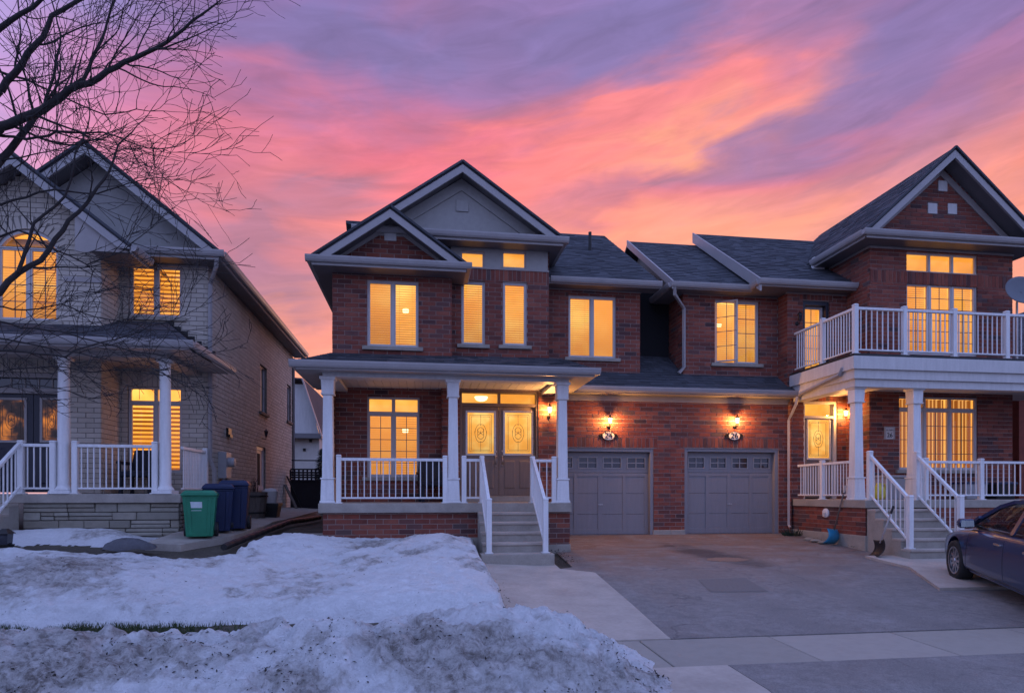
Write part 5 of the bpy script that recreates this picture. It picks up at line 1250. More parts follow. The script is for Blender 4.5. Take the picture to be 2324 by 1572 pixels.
# ================================================================== lamps and signs on the walls
lamp('lit carriage lamp over the garage next to the square porch column', X(1381, YG), YG - .01, Z(1381, 955, YG), (0, -1, 0), 100)
lamp('lit carriage lamp over the garage next to the tall downspout', X(1667, YG), YG - .01, Z(1667, 955, YG), (0, -1, 0), 100)
lamp('lit carriage lamp beside the brown double doors', X(1245, YD), YD - .01, Z(1245, 931, YD), (0, -1, 0), 100)
lamp('lit carriage lamp on the porch side wall near the yellow lit door', XT0 - .01, 14.38, Z(1920, 937, 14.38), (-1, 0, 0), 80)
lamp('unlit lantern on the brick beside the balcony door', X(1808, YB2), YB2 - .01, Z(1808, 722, YB2), (0, -1, 0), lit=False)
def plaque(num, px, py, label):
    x, z = X(px, YG), Z(px, py, YG); t = thing('house_number_plaque', label, 'sign', (x, YG - .01, z - .13), 'oval house numbers')
    def ell(a, b_, y0, y1):
        m = MB(); n = 28; i = 0
        m.v = [Vector((x + a * cos(2 * pi * k / n), y0, z + b_ * sin(2 * pi * k / n))) for k in range(n)] + [Vector((x + a * cos(2 * pi * k / n), y1, z + b_ * sin(2 * pi * k / n))) for k in range(n)]
        m.f = [tuple(range(n)), tuple(range(2 * n - 1, n - 1, -1))] + [(k, n + k, n + (k + 1) % n, (k + 1) % n) for k in range(n)]; return m
    rim = ell(.165, .115, YG - .035, YG - .005); 
    for s in (-1, 1):
        for k in (-.04, 0, .04): rim.tube([(x + s * .155, YG - .02, z + k), (x + s * .20, YG - .022, z + k * 1.1), (x + s * .225, YG - .02, z + k * .4)], .011, 6)
    rim.build('rim', 'metal_dark', t)
    ell(.145, .097, YG - .042, YG - .034).build('enamel_face', 'ivory', t)
    lettering(num, .20, (x, YG - .046, z), 'black_paint', t)
plaque('24', 1380, 989, 'oval enamel plaque reading 24 near the square porch column')
plaque('26', 1665, 989, 'oval enamel plaque reading 26 near the tall garage downspout')
x, z = X(2017, YT), Z(2017, 982, YT); t = thing('house_number_sign', 'square white tile sign reading 26 on the porch brick', 'sign', (x, YT - .01, z - .16))
MB().box(x - .14, x + .14, YT - .03, YT - .008, z - .15, z + .15).build('board', 'white_dirty', t, bevel=.006)
fr = MB()
for (a, e, p, q) in ((-.14, -.105, -.15, .15), (.105, .14, -.15, .15), (-.105, .105, .118, .15)): fr.box(x + a, x + e, YT - .038, YT - .028, z + p, z + q)
fr.box(x - .10, x + .10, YT - .036, YT - .029, z + .026, z + .034); fr.build('moulding', 'trim', t)
sc = MB()
for k in range(9): xx = x - .09 + .022 * k; sc.tube([(xx, YT - .034, z + .06 + .02 * (k % 2)), (xx + .012, YT - .036, z + .085 - .015 * (k % 3)), (xx + .02, YT - .034, z + .055 + .01 * (k % 2))], .004, 5)
sc.build('scrollwork', 'metal_dark', t)
lettering('26', .155, (x, YT - .035, z - .06), 'black_paint', t)
# dryer vent on the porch base of number 26
t = thing('dryer_vent', 'small white oval vent cover on the low brick of the railed porch', 'vent', (PX0 - .02, 13.3, .45)); 
vy = 13.3; vzz = .56
MB().lathe([(.10, 0), (.11, .0), (.105, -.03), (.07, -.045)], (PX0 - .012, vy, vzz), 20, 'x').build('flange', 'white', t); MB().box(PX0 - .075, PX0 - .05, vy - .05, vy + .05, vzz - .08, vzz + .01).build('flap', 'white_dirty', t)

# ================================================================== bins
def wheel_bin(label, x, y, z, rot, body, lid, h=1.0, w=.54, d=.58, sticker=True):
    t = thing('wheeled_bin', label, 'bin', (x, y, z), 'kerbside bins by the tan house'); R = Matrix.Translation((x, y, z)) @ Matrix.Rotation(radians(rot), 4, 'Z')
    P = lambda m: m.xf(R)
    b = MB(); b.hexa([(-w * .38, -d * .38, .03), (w * .38, -d * .38, .03), (w * .38, d * .36, .03), (-w * .38, d * .36, .03)], [(-w * .48, -d * .5, h * .88), (w * .48, -d * .5, h * .88), (w * .48, d * .48, h * .88), (-w * .48, d * .48, h * .88)])
    b.box(-w * .5, w * .5, -d * .52, d * .5, h * .845, h * .885)
    for sx in (-1, 1): b.hexa([(sx * w * .25 - .03, -d * .40, .04), (sx * w * .25 + .03, -d * .40, .04), (sx * w * .25 + .03, -d * .36, .04), (sx * w * .25 - .03, -d * .36, .04)], [(sx * w * .3 - .03, -d * .515, h * .84), (sx * w * .3 + .03, -d * .515, h * .84), (sx * w * .3 + .03, -d * .46, h * .84), (sx * w * .3 - .03, -d * .46, h * .84)])
    P(b).build('body', body, t, bevel=.025)
    l = MB(); l.frustum(0, -.01, h * .885, h * .93, w * .53, d * .56, w * .52, d * .55); l.frustum(0, -.01, h * .93, h, w * .52, d * .55, w * .40, d * .42); l.box(-w * .35, w * .35, d * .5, d * .57, h * .86, h * .93)
    P(l).build('lid', lid, t, bevel=.02)
    P(MB().tube([(-w * .42, d * .48, h * .8), (-w * .42, d * .62, h * .84), (w * .42, d * .62, h * .84), (w * .42, d * .48, h * .8)], .016, 8)).build('handle', body, t)
    for sx in (-1, 1):
        wm = MB().lathe([(.03, -.035), (.125, -.035), (.135, -.02), (.135, .02), (.125, .035), (.03, .035)], (sx * (w * .44), d * .40, .135), 18, 'x'); P(wm).build('wheel', 'black_plastic', t, smooth=False)
    if sticker:
        s = MB().quad((-w * .26, -d * .52 + .045, h * .62), (w * .08, -d * .52 + .045, h * .62), (w * .08, -d * .535 + .030, h * .76), (-w * .26, -d * .535 + .030, h * .76)); s.v = [v + Vector((0, -.012, 0)) for v in s.v]; P(s).build('sticker', 'label_white', t)
        s = MB().quad((-w * .24, -d * .505 + .05, h * .52), (w * .06, -d * .505 + .05, h * .52), (w * .06, -d * .515 + .045, h * .585), (-w * .24, -d * .515 + .045, h * .585)); s.v = [v + Vector((0, -.014, 0)) for v in s.v]; P(s).build('sticker', 'label_white', t)
    return t
bx_, by_ = X(455, 12.0), 12.0; wheel_bin('green wheeled bin with pale stickers beside the stone porch base', bx_, by_, G(bx_, by_) + .09, 14, 'green_plastic', 'green_plastic', .85, .56, .56)
bx_, by_ = X(502, 12.85), 12.75; wheel_bin('dark blue wheeled bin tucked behind the green bin', bx_ - .02, by_, G(bx_, by_) + .09, 16, 'navy_plastic', 'navy_plastic', .93, sticker=False)
bx_, by_ = X(533, 13.2), 13.15; wheel_bin('tall blue wheeled bin by the wall, farthest from the stone porch', bx_ + .02, by_, G(bx_, by_) + .09, 10, 'navy_plastic', 'navy_plastic', .98, sticker=False)
# wooden half-barrel planter, stacked pots and a lidded pail along the tan side wall
y = 16.0; x = X(575, y); zg = G(x, y) + .09
t = thing('barrel_planter', 'weathered wooden barrel planter against the tan side wall', 'planter', (x, y, zg))
for k in range(16):
    a = 2 * pi * k / 16; a2 = 2 * pi * (k + .94) / 16
    st = MB().hexa([(x + .26 * cos(a), y + .26 * sin(a), zg), (x + .26 * cos(a2), y + .26 * sin(a2), zg), (x + .22 * cos(a2), y + .22 * sin(a2), zg), (x + .22 * cos(a), y + .22 * sin(a), zg)], [(x + .33 * cos(a), y + .33 * sin(a), zg + .62), (x + .33 * cos(a2), y + .33 * sin(a2), zg + .62), (x + .29 * cos(a2), y + .29 * sin(a2), zg + .62), (x + .29 * cos(a), y + .29 * sin(a), zg + .62)]); st.build('stave', 'timber', t)
for hz_ in (.1, .5): MB().lathe([(.275 + hz_ * .11, zg + hz_), (.285 + hz_ * .11, zg + hz_), (.287 + hz_ * .11, zg + hz_ + .04), (.277 + hz_ * .11, zg + hz_ + .04)], (x, y, 0), 20).build('hoop', 'metal_dark', t)
MB().lathe([(.01, zg + .5), (.29, zg + .52), (.28, zg + .56), (.01, zg + .58)], (x, y, 0), 16).build('soil', 'soil', t)
m = MB()
for k in range(26): a = random.uniform(0, 6.3); r = random.uniform(.02, .2); m.tube([(x + r * cos(a), y + r * sin(a), zg + .55), (x + r * 1.3 * cos(a), y + r * 1.3 * sin(a), zg + random.uniform(.7, .85)), (x + r * 1.9 * cos(a + .3), y + r * 1.9 * sin(a + .3), zg + random.uniform(.75, 1.0))], [.006, .004, .002], 4)
m.build('dry_stems', 'bark', t)
y = 16.6; x = X(614, y); zg = G(x, y) + .02
t = thing('plant_pots', 'dark square planter with a white pail on top', 'pot', (x, y, zg)); MB().frustum(x, y, zg, zg + .36, .17, .17, .23, .23).box(x - .245, x + .245, y - .245, y + .245, zg + .36, zg + .42).build('planter', 'black_plastic', t, bevel=.012)
MB().lathe([(.01, zg + .42), (.15, zg + .42), (.18, zg + .68), (.19, zg + .69), (.19, zg + .72), (.13, zg + .78), (.01, zg + .80)], (x, y, 0), 20).build('pail', 'white_dirty', t, smooth=False)
# electricity meter with its conduit
y = 15.2; x = XC
t = thing('electric_meter', 'grey electric meter box and conduit on the tan side wall', 'meter', (x + .1, y, .6)); MB().box(x + .008, x + .19, y - .22, y + .18, 1.35, 1.95).build('box', 'grey_box', t, bevel=.012); MB().lathe([(.11, 0), (.11, .08), (.09, .13), (.001, .14)], (x + .19, y - .02, 1.72), 18, 'x').build('meter_glass', 'grey_box', t); MB().tube([(x + .1, y - .1, 1.36), (x + .1, y - .1, .25)], .03, 8).build('conduit', 'grey_box', t); MB().tube([(x + .1, y + .1, 1.36), (x + .1, y + .1, .6), (x + .05, y + .12, .3)], .022, 8).build('conduit', 'grey_box', t)
lamp('unlit lantern over the white side door of the tan house', XC + .01, 18.85, 2.72, (1, 0, 0), lit=False)
t = thing('wall_vent', 'small dark louvred vent on the tan side wall', 'vent', (XC, 16.0, 2.4)); yv = 15.6; MB().box(XC + .005, XC + .06, yv, yv + .24, 2.35, 2.55).build('hood', 'metal_dark', t); MB().box(XC + .06, XC + .09, yv + .02, yv + .22, 2.33, 2.40).build('flap', 'metal_dark', t)
# things leaning or lying beside the path
m = MB(); q0, q1 = hit(508, 1255), hit(726, 1182)
pts = [(q0[0] + (q1[0] - q0[0]) * f, q0[1] + (q1[1] - q0[1]) * f + .15 * sin(f * 3), 0) for f in [k / 40 for k in range(41)]]; pts = [(a, b_, G(a, b_) + .10) for a, b_, _ in pts]
m.tube(pts, [.055 + .008 * (k % 2) for k in range(41)], 10); tag(m.build('drain_pipe', 'black_plastic', None), 'black corrugated drain pipe lying along the side path', 'pipe')
for k, (y, lab, r_) in enumerate(((21.6, 'pale wooden plank leaning at the end of the tan side wall', .03), (21.9, 'dark metal bar leaning at the end of the tan side wall', .02))):
    o = MB().beam((XC + .45 + .1 * k, y, G(XC, y) + .08), (XC + .05, y + .2, 1.3 + .3 * k), .12 - .06 * k, .03).build('leaning_plank' if k == 0 else 'leaning_bar', 'timber' if k == 0 else 'metal_dark', None); tag(o, lab, 'plank' if k == 0 else 'bar')
# concrete splash block by the porch base
q = hit(700, 1218); o = MB().box(q[0] - .2, q[0] + .35, q[1] - .12, q[1] + .12, G(*q) - .03, G(*q) + .07).build('splash_block', 'concrete', None, bevel=.02); tag(o, 'dark concrete splash block beside the brick porch base', 'block')
# crumpled tarp-like dome half buried in the snow, with small bits round it
x, y = hit(288, 1240, .1); t = MB(); n = 24; rings = 7
for i in range(rings + 1):
    for k in range(n):
        a = 2 * pi * k / n; r = .30 * cos(i / rings * pi / 2) * (1 + .12 * sin(3 * a + 1) + .05 * sin(7 * a)); t.v.append(Vector((x + r * cos(a) * 1.25, y + r * sin(a) * .8, G(x, y) + .06 + .17 * sin(i / rings * pi / 2) + .015 * sin(5 * a + i))))
for i in range(rings):
    for k in range(n): a = i * n + k; b_ = i * n + (k + 1) % n; t.f.append((a, b_, b_ + n, a + n))
tag(t.build('well_cover', 'rug', None, smooth=True), 'grey domed cover half buried in snow by the stone porch', 'cover')
x, y = hit(12, 1235, .05); t = thing('lantern', 'small dark garden lantern standing in snow by the porch steps', 'lantern', (x, y, G(x, y))); MB().frustum(x, y, G(x, y), G(x, y) + .05, .08, .08, .09, .09).frustum(x, y, G(x, y) + .22, G(x, y) + .30, .10, .10, .03, .03).build('base_and_roof', 'metal_dark', t); MB().frustum(x, y, G(x, y) + .05, G(x, y) + .22, .065, .065, .075, .075).build('glass_body', 'dark_glass', t)

# ================================================================== porch furniture
def armchair(label, x, y, z, rot, mat='wicker'):
    t = thing('porch_chair', label, 'chair', (x, y, z), 'porch chairs'); R = Matrix.Translation((x, y, z)) @ Matrix.Rotation(radians(rot), 4, 'Z')
    for sx in (-.27, .27):
        for sy in (-.25, .25): MB().box(sx - .03, sx + .03, sy - .03, sy + .03, 0, .36).xf(R).build('leg', mat, t)
    MB().box(-.32, .32, -.30, .30, .34, .46).xf(R).build('seat', mat, t, bevel=.03); MB().hexa([(-.32, .24, .44), (.32, .24, .44), (.32, .32, .44), (-.32, .32, .44)], [(-.28, .36, .92), (.28, .36, .92), (.28, .42, .92), (-.28, .42, .92)]).xf(R).build('backrest', mat, t, bevel=.03)
    for sx in (-.31, .31): MB().box(sx - .045, sx + .045, -.28, .28, .60, .66).box(sx - .03, sx + .03, -.27, -.21, .44, .61).xf(R).build('armrest', mat, t, bevel=.015)
armchair('dark wicker armchair under the window behind the white railing', X(985, 13.7), 13.75, SA, 8)
armchair('dark armchair on the stone based porch beside the striped lit window', X(312, 13.7), 13.85, SC, 0)
# storage bench and yellow jug on the porch of number 26
x, y = 11.0, 13.35; t = thing('storage_bench', 'grey lidded storage box against the porch brick', 'bench', (x, y, SBz)); MB().box(x - .42, x + .42, y - .22, y + .22, SBz, SBz + .50).build('chest', 'grey_box', t, bevel=.015); MB().box(x - .45, x + .45, y - .25, y + .24, SBz + .50, SBz + .56).build('lid', 'grey_box', t, bevel=.015)
x, y = 10.2, 12.9; t = thing('yellow_jug', 'yellow plastic jug standing on the porch behind the stair rail', 'jug', (x, y, SBz)); MB().lathe([(.02, SBz), (.12, SBz + .01), (.14, SBz + .06), (.14, SBz + .22), (.10, SBz + .29), (.05, SBz + .33), (.05, SBz + .37), (.01, SBz + .38)], (x, y, 0), 18).build('body', 'yellow', t, smooth=True); MB().tube([(x + .05, y, SBz + .35), (x + .15, y, SBz + .34), (x + .17, y, SBz + .25), (x + .13, y, SBz + .18)], .016, 8).build('handle', 'yellow', t)
for k, (xx, lab) in enumerate(((12.9, 'blue grey plastic tote on the porch under the curtained window'), (13.7, 'dark plastic tote on the porch under the curtained window'))):
    t = thing('plastic_tote', lab, 'tote', (xx, 13.3, SBz)); MB().frustum(xx, 13.3, SBz, SBz + .36, .24, .18, .28, .21).build('tub', 'grey_box' if k == 0 else 'black_plastic', t, bevel=.015); MB().frustum(xx, 13.3, SBz + .36, SBz + .41, .30, .23, .28, .21).build('lid', 'navy_plastic', t, bevel=.01)

# ================================================================== snow shovels
def shovel(label, tip, top, blade_dir, bw, bl, mat, hmat='timber', grip='metal_dark', curl=.10):
    tip, top = Vector(tip), Vector(top); t = thing('snow_shovel', label, 'shovel', tip); ax = (top - tip).normalized(); side = Vector(blade_dir).normalized(); side = (side - ax * side.dot(ax)).normalized(); nrm = ax.cross(side)
    st = tip + ax * bl
    MB().tube([st - ax * .06, top], .016, 8).build('handle', hmat, t, smooth=True)
    MB().tube([top - ax * .14, top + ax * .02], .022, 8).build('grip', grip, t)
    m = MB(); nu, nv_ = 8, 8
    for i in range(nv_ + 1):
        for k in range(nu + 1):
            f, u_ = i / nv_, k / nu * 2 - 1
            m.v.append(tip + ax * bl * f * 1.0 + side * u_ * bw / 2 * (.92 + .08 * (1 - f)) + nrm * (curl * (4 * (f - .5) ** 2 - 1) * .9 + .05 * u_ * u_))
    for i in range(nv_):
        for k in range(nu): a = i * (nu + 1) + k; m.f.append((a, a + 1, a + nu + 2, a + nu + 1))
    o = m.build('blade', mat, t, smooth=True); s = o.modifiers.new('thickness', 'SOLIDIFY'); s.thickness = .008
x, y = hit(1888, 1238); shovel('light blue snow shovel leaning on the porch corner', (x, y + .05, G(x, y) + .03), (PX0 - .04, 12.6, 1.16), (1, .35, 0), .40, .34, 'blue_plastic', grip='metal', curl=.10)
x, y = hit(1985, 1268); shovel('dark snow shovel leaning on the concrete steps', (x + .02, y + .02, G(x, y) + .03), (PX0 - .03, 11.2, .74), (.25, 1, 0), .42, .36, 'black_plastic', hmat='trim', curl=.09)
# low soggy plant and stones at the garage corner
x, y = X(1800, 14.2), 14.25; m = MB()
for k in range(60):
    a = random.uniform(0, 6.3); r = random.uniform(0, .22); z0 = G(x, y); m.quad((x + r * cos(a), y + r * sin(a), z0), (x + r * cos(a) + .03, y + r * sin(a), z0 + .02), (x + (r + .1) * cos(a), y + (r + .1) * sin(a), z0 + random.uniform(.08, .24)))
t = thing('withered_plant', 'withered dark plant at the foot of the downspout', 'plant', (x, y, G(x, y))); m.build('leaves', 'evergreen', t); MB().tube([(x, y, G(x, y) - .02), (x + .02, y, G(x, y) + .16)], [.02, .008], 6).build('stem', 'bark', t)
for k, px in enumerate((1835, 1850, 1868)):
    x, y = hit(px, 1226 + 4 * k); s_ = MB().lathe([(.01, 0), (.10, .01), (.12, .04), (.07, .07), (.01, .075)], (x, y, G(x, y)), 9); s_.v = [v + Vector((random.uniform(-.02, .02), random.uniform(-.02, .02), 0)) for v in s_.v]; tag(s_.build('edging_stone', 'stone', None), ('flat edging stone next to the withered plant', 'middle one of three flat edging stones by the foundation', 'flat edging stone closest to the blue shovel blade')[k], 'stone', 'edging stones')

# ================================================================== satellite dish on the balcony
x, y, z = X(2332, 12.75), 12.9, Z(2332, 663, 12.9); t = thing('satellite_dish', 'grey satellite dish mounted behind the balcony railing', 'dish', (x, y, bz))
R = Matrix.Translation((x, y, z)) @ Matrix.Rotation(radians(-18), 4, 'Z') @ Matrix.Rotation(radians(66), 4, 'X'); m = MB(); n = 28
for i in range(8):
    r = .40 * i / 7
    for k in range(n): a = 2 * pi * k / n; m.v.append(R @ Vector((r * cos(a) * .92, r * sin(a), r * r * .55 - .02)))
for i in range(7):
    for k in range(n): a = i * n + k; b_ = i * n + (k + 1) % n; m.f.append((a, b_, b_ + n, a + n))
o = m.build('reflector', 'dish', t, smooth=True); s = o.modifiers.new('thickness', 'SOLIDIFY'); s.thickness = .012
MB().tube([R @ Vector((0, -.38, .06)), R @ Vector((0, -.30, .35)), R @ Vector((0, -.05, .46))], .014, 8).build('feed_arm', 'metal_dark', t); MB().box(-.035, .035, -.09, .03, .42, .52).xf(R).build('feed_horn', 'grey_box', t)
MB().tube([R @ Vector((0, 0, -.05)), (x + .05, y + .16, z - .2), (x + .05, y + .16, bz)], .025, 8).build('mast', 'metal', t)
# ================================================================== the parked car
CARZ = G(8.63, 9.17)
HEAD = radians(24); pit = atan(.075) * .9
T0 = Matrix.Rotation(pi / 2 - HEAD, 4, 'Z') @ Matrix.Rotation(-pit, 4, 'Y')          # local +x forward, +y left
wf = T0 @ Vector((1.36, .84, .325)); CO = Vector((8.66, 9.17, CARZ + .335)) - wf
TC = Matrix.Translation(CO) @ T0
car = thing('parked_car', 'dark blue sedan parked nose towards the porch steps', 'car', CO)
stn = [  # x, half width, z bottom, z shoulder, z top
    (2.34, .50, .34, .50, .56), (2.28, .66, .26, .56, .64), (2.12, .78, .21, .64, .72), (1.80, .865, .20, .73, .80), (1.36, .895, .20, .815, .885), (.90, .90, .20, .875, .955),
    (.50, .905, .20, .905, .98), (0, .905, .20, .925, .985), (-.6, .905, .20, .945, .99), (-1.1, .905, .20, .965, 1.0), (-1.5, .895, .20, .975, 1.02), (-1.9, .86, .22, .97, 1.04), (-2.18, .79, .28, .93, 1.03), (-2.30, .68, .36, .84, .92)]
m = MB(); rows_ = []
for (x, w, zb_, zs_, zt_) in stn:
    half = [(0, zb_), (w * .80, zb_), (w * .955, zb_ + .05), (w * .985, zb_ + .14), (w, (zb_ + zs_) / 2 + .02), (w * .985, zs_ - .10), (w * .955, zs_), (w * .80, zt_ - .035), (w * .45, zt_ - .005)]
    ring = [Vector((x, y, z)) for y, z in half] + [Vector((x, 0, zt_))] + [Vector((x, -y, z)) for y, z in reversed(half[1:])]
    rows_.append(len(m.v)); m.v += ring
nR = len(ring)
for a, b_ in zip(rows_, rows_[1:]):
    for k in range(nR): m.f.append((a + k, a + (k + 1) % nR, b_ + (k + 1) % nR, b_ + k))
m.f.append(tuple(rows_[0] + k for k in range(nR - 1, -1, -1))); m.f.append(tuple(rows_[-1] + k for k in range(nR)))
bm_me = bpy.data.meshes.new('body'); bm_me.from_pydata(m.v, [], m.f)
bo = bpy.data.objects.new('body_source', bm_me); col.objects.link(bo); ss = bo.modifiers.new('s', 'SUBSURF'); ss.levels = ss.render_levels = 2
bmx = bmesh.new(); bmx.from_mesh(bm_me); bmesh.ops.recalc_face_normals(bmx, faces=bmx.faces); bmx.to_mesh(bm_me); bmx.free()
cuts = []
for wx in (1.36, -1.34):
    for sy in (1, -1):
        cu = MB().lathe([(.001, -.16), (.375, -.16), (.375, .22), (.001, .22)], (wx, sy * .80, .345), 40, 'y'); cme = bpy.data.meshes.new('arch'); cme.from_pydata(cu.v, [], cu.f)
        bmx = bmesh.new(); bmx.from_mesh(cme); bmesh.ops.remove_doubles(bmx, verts=bmx.verts, dist=1e-5); bmesh.ops.recalc_face_normals(bmx, faces=bmx.faces); bmx.to_mesh(cme); bmx.free()
        co_ = bpy.data.objects.new('arch_source', cme); col.objects.link(co_); cuts.append(co_); bl = bo.modifiers.new('b', 'BOOLEAN'); bl.operation = 'DIFFERENCE'; bl.object = co_; bl.solver = 'EXACT'
dg = bpy.context.evaluated_depsgraph_get(); body_me = bpy.data.meshes.new_from_object(bo.evaluated_get(dg))
for o in cuts + [bo]: bpy.data.objects.remove(o)
bvh = BVHTree.FromPolygons([v.co.copy() for v in body_me.vertices], [tuple(p.vertices) for p in body_me.polygons])
def on_side(x, z, off=.004, s=1):
    h_ = bvh.ray_cast(Vector((x, s * 2.0, z)), Vector((0, -s, 0)))
    return Vector((x, h_[0].y + s * off, z)) if h_[0] is not None else Vector((x, s * .9, z))
body_me.transform(T0); body_me.materials.clear(); body_me.materials.append(M['car']); body_me.polygons.foreach_set('use_smooth', [True] * len(body_me.polygons))
try: body_me.set_sharp_from_angle(angle=radians(38))
except Exception: pass
body = place('body', body_me, CO, car)
K = lambda mb, nm, mat, par=car, **kw: mb.xf(TC).build(nm, mat, par, **kw)
# cabin
cab = [(1.02, .79, .955, .60, .965), (.72, .79, .955, .60, 1.14), (.36, .80, .965, .575, 1.335), (.05, .80, .97, .565, 1.425), (-.35, .80, .975, .565, 1.455), (-.75, .80, .98, .565, 1.435), (-1.10, .79, .985, .56, 1.375), (-1.45, .77, .99, .56, 1.245), (-1.80, .74, 1.01, .56, 1.06)]
rings = []
for (x, wb, zb_, wr_, zr) in cab:
    f = (zr - zb_) / .47; wr2 = wb + (wr_ - wb) * min(1, max(.05, f)); rings.append([Vector((x, wb, zb_ - .02)), Vector((x, wr2 + .015, zr - .045)), Vector((x, wr2 - .04, zr - .008)), Vector((x, wr2 * .5, zr + .012)), Vector((x, 0, zr + .018))])
def strip(i, j, k0, k1, s=1): return [Vector((v.x, v.y * s, v.z)) for v in (rings[i][k0], rings[j][k0], rings[j][k1], rings[i][k1])]
rf = MB()
for i in range(2, 6):
    for s in (1, -1):
        for k in range(1, 4): rf.quad(*strip(i, i + 1, k, k + 1, s))
K(rf, 'roof', 'car', smooth=True)
ws = MB(); rw_ = MB()
for s in (1, -1):
    for k in range(1, 4):
        for i in (0, 1): ws.quad(*strip(i, i + 1, k, k + 1, s))
        for i in (6, 7): rw_.quad(*strip(i, i + 1, k, k + 1, s))
K(ws, 'windshield', 'car_glass', smooth=True); K(rw_, 'rear_window', 'car_glass', smooth=True)
for s in (1, -1):
    for (i0, i1) in ((1, 4), (4, 7)):
        g_ = MB()
        for i in range(i0, i1): g_.quad(*strip(i, i + 1, 0, 1, s))
        K(g_, 'side_window', 'car_glass')
    pl = MB()
    for (i, w_) in ((4, .05),): a, b_ = rings[i][0], rings[i][1]; pl.beam((a.x, a.y * s + s * .004, a.z), (b_.x, b_.y * s + s * .004, b_.z), .09, .02, (0, s, 0))
    pts = [rings[i][1] for i in range(0, len(rings))]
    for p_, q_ in zip(pts, pts[1:]): pl.beam((p_.x, p_.y * s, p_.z), (q_.x, q_.y * s, q_.z), .055, .05, (0, 0, 1))
    a, b_ = rings[0][1], rings[0][0]; pl.beam((.98, .80 * s, .95), (.70, .775 * s, 1.10), .05, .04)
    rq = MB(); rq.quad(*strip(7, 8, 0, 1, s)); K(rq, 'quarter_panel', 'car'); K(pl, 'pillar_trim', 'car')
    tr = MB().tube([on_side(.95 - 2.7 * k / 20, .955 + .02 * k / 20, .0, s) * 1.0 for k in range(21)], .008, 6); tr = MB(); tr.beam((.95, .80 * s, .957), (-1.75, .755 * s, 1.0), .022, .016); K(tr, 'belt_trim', 'chrome')
# interior: dark tub, seats, wheel
K(MB().box(-1.4, .8, -.74, .74, .55, .62), 'cabin_floor', 'black_plastic'); K(MB().hexa([(.55, -.74, .85), (.95, -.74, .85), (.95, .74, .85), (.55, .74, .85)], [(.62, -.72, 1.0), (.95, -.72, .965), (.95, .72, .965), (.62, .72, 1.0)]), 'dashboard', 'black_plastic')
for sy in (.36, -.36):
    K(MB().box(-.35, .2, sy - .24, sy + .24, .62, .78).hexa([(-.42, sy - .24, .72), (-.28, sy - .24, .72), (-.28, sy + .24, .72), (-.42, sy + .24, .72)], [(-.60, sy - .22, 1.22), (-.48, sy - .22, 1.22), (-.48, sy + .22, 1.22), (-.60, sy + .22, 1.22)]).box(-.62, -.52, sy - .12, sy + .12, 1.22, 1.36), 'seat', 'wicker', bevel=.03)
K(MB().tube([Vector((.40, .36, .96)) + Matrix.Rotation(radians(-25), 3, 'Y') @ Vector((0, .185 * cos(a), .185 * sin(a))) for a in [2 * pi * k / 24 for k in range(25)]], .014, 8), 'steering_wheel', 'black_plastic', smooth=True)
# wheels
for wx in (1.36, -1.34):
    for s in (1, -1):
        cx_ = Vector((wx, s * .79, .325)); ty = MB().lathe([(.215, -.09), (.27, -.105), (.315, -.095), (.325, -.06), (.325, .06), (.315, .095), (.27, .105), (.215, .09)], cx_, 40, 'y', cap=False); w_ = K(ty, 'wheel', 'tyre', smooth=True)
        rm2 = MB()
        o_ = -s
        for k in range(10):
            a = 2 * pi * k / 10; wv = .16 if k % 2 == 0 else .11
            e1, e2, e3, e4 = a - wv, a + wv, a + .20, a - .20
            i_ = .045; r_ = .212; yo = s * .085; yi = s * .050
            P = lambda r, t, y: cx_ + Vector((r * cos(t), y, r * sin(t)))
            rm2.hexa([P(i_, a - .5, yi), P(i_, a + .5, yi), P(r_, a + .085, yi), P(r_, a - .085, yi)], [P(i_, a - .5, yo), P(i_, a + .5, yo), P(r_, a + .085, yo * .98), P(r_, a - .085, yo * .98)])
        rm2.lathe([(.20, s * -.095), (.224, s * -.098), (.224, s * -.06), (.20, s * -.06)], cx_, 36, 'y', cap=False); rm2.lathe([(.001, s * -.098), (.03, s * -.098), (.04, s * -.085), (.04, s * -.05)], cx_, 16, 'y')
        K(MB().lathe([(.215, s * -.045), (.001, s * -.04)], cx_, 30, 'y'), 'brake_disc', 'metal_dark', w_); K(rm2, 'rim', 'rim', w_)
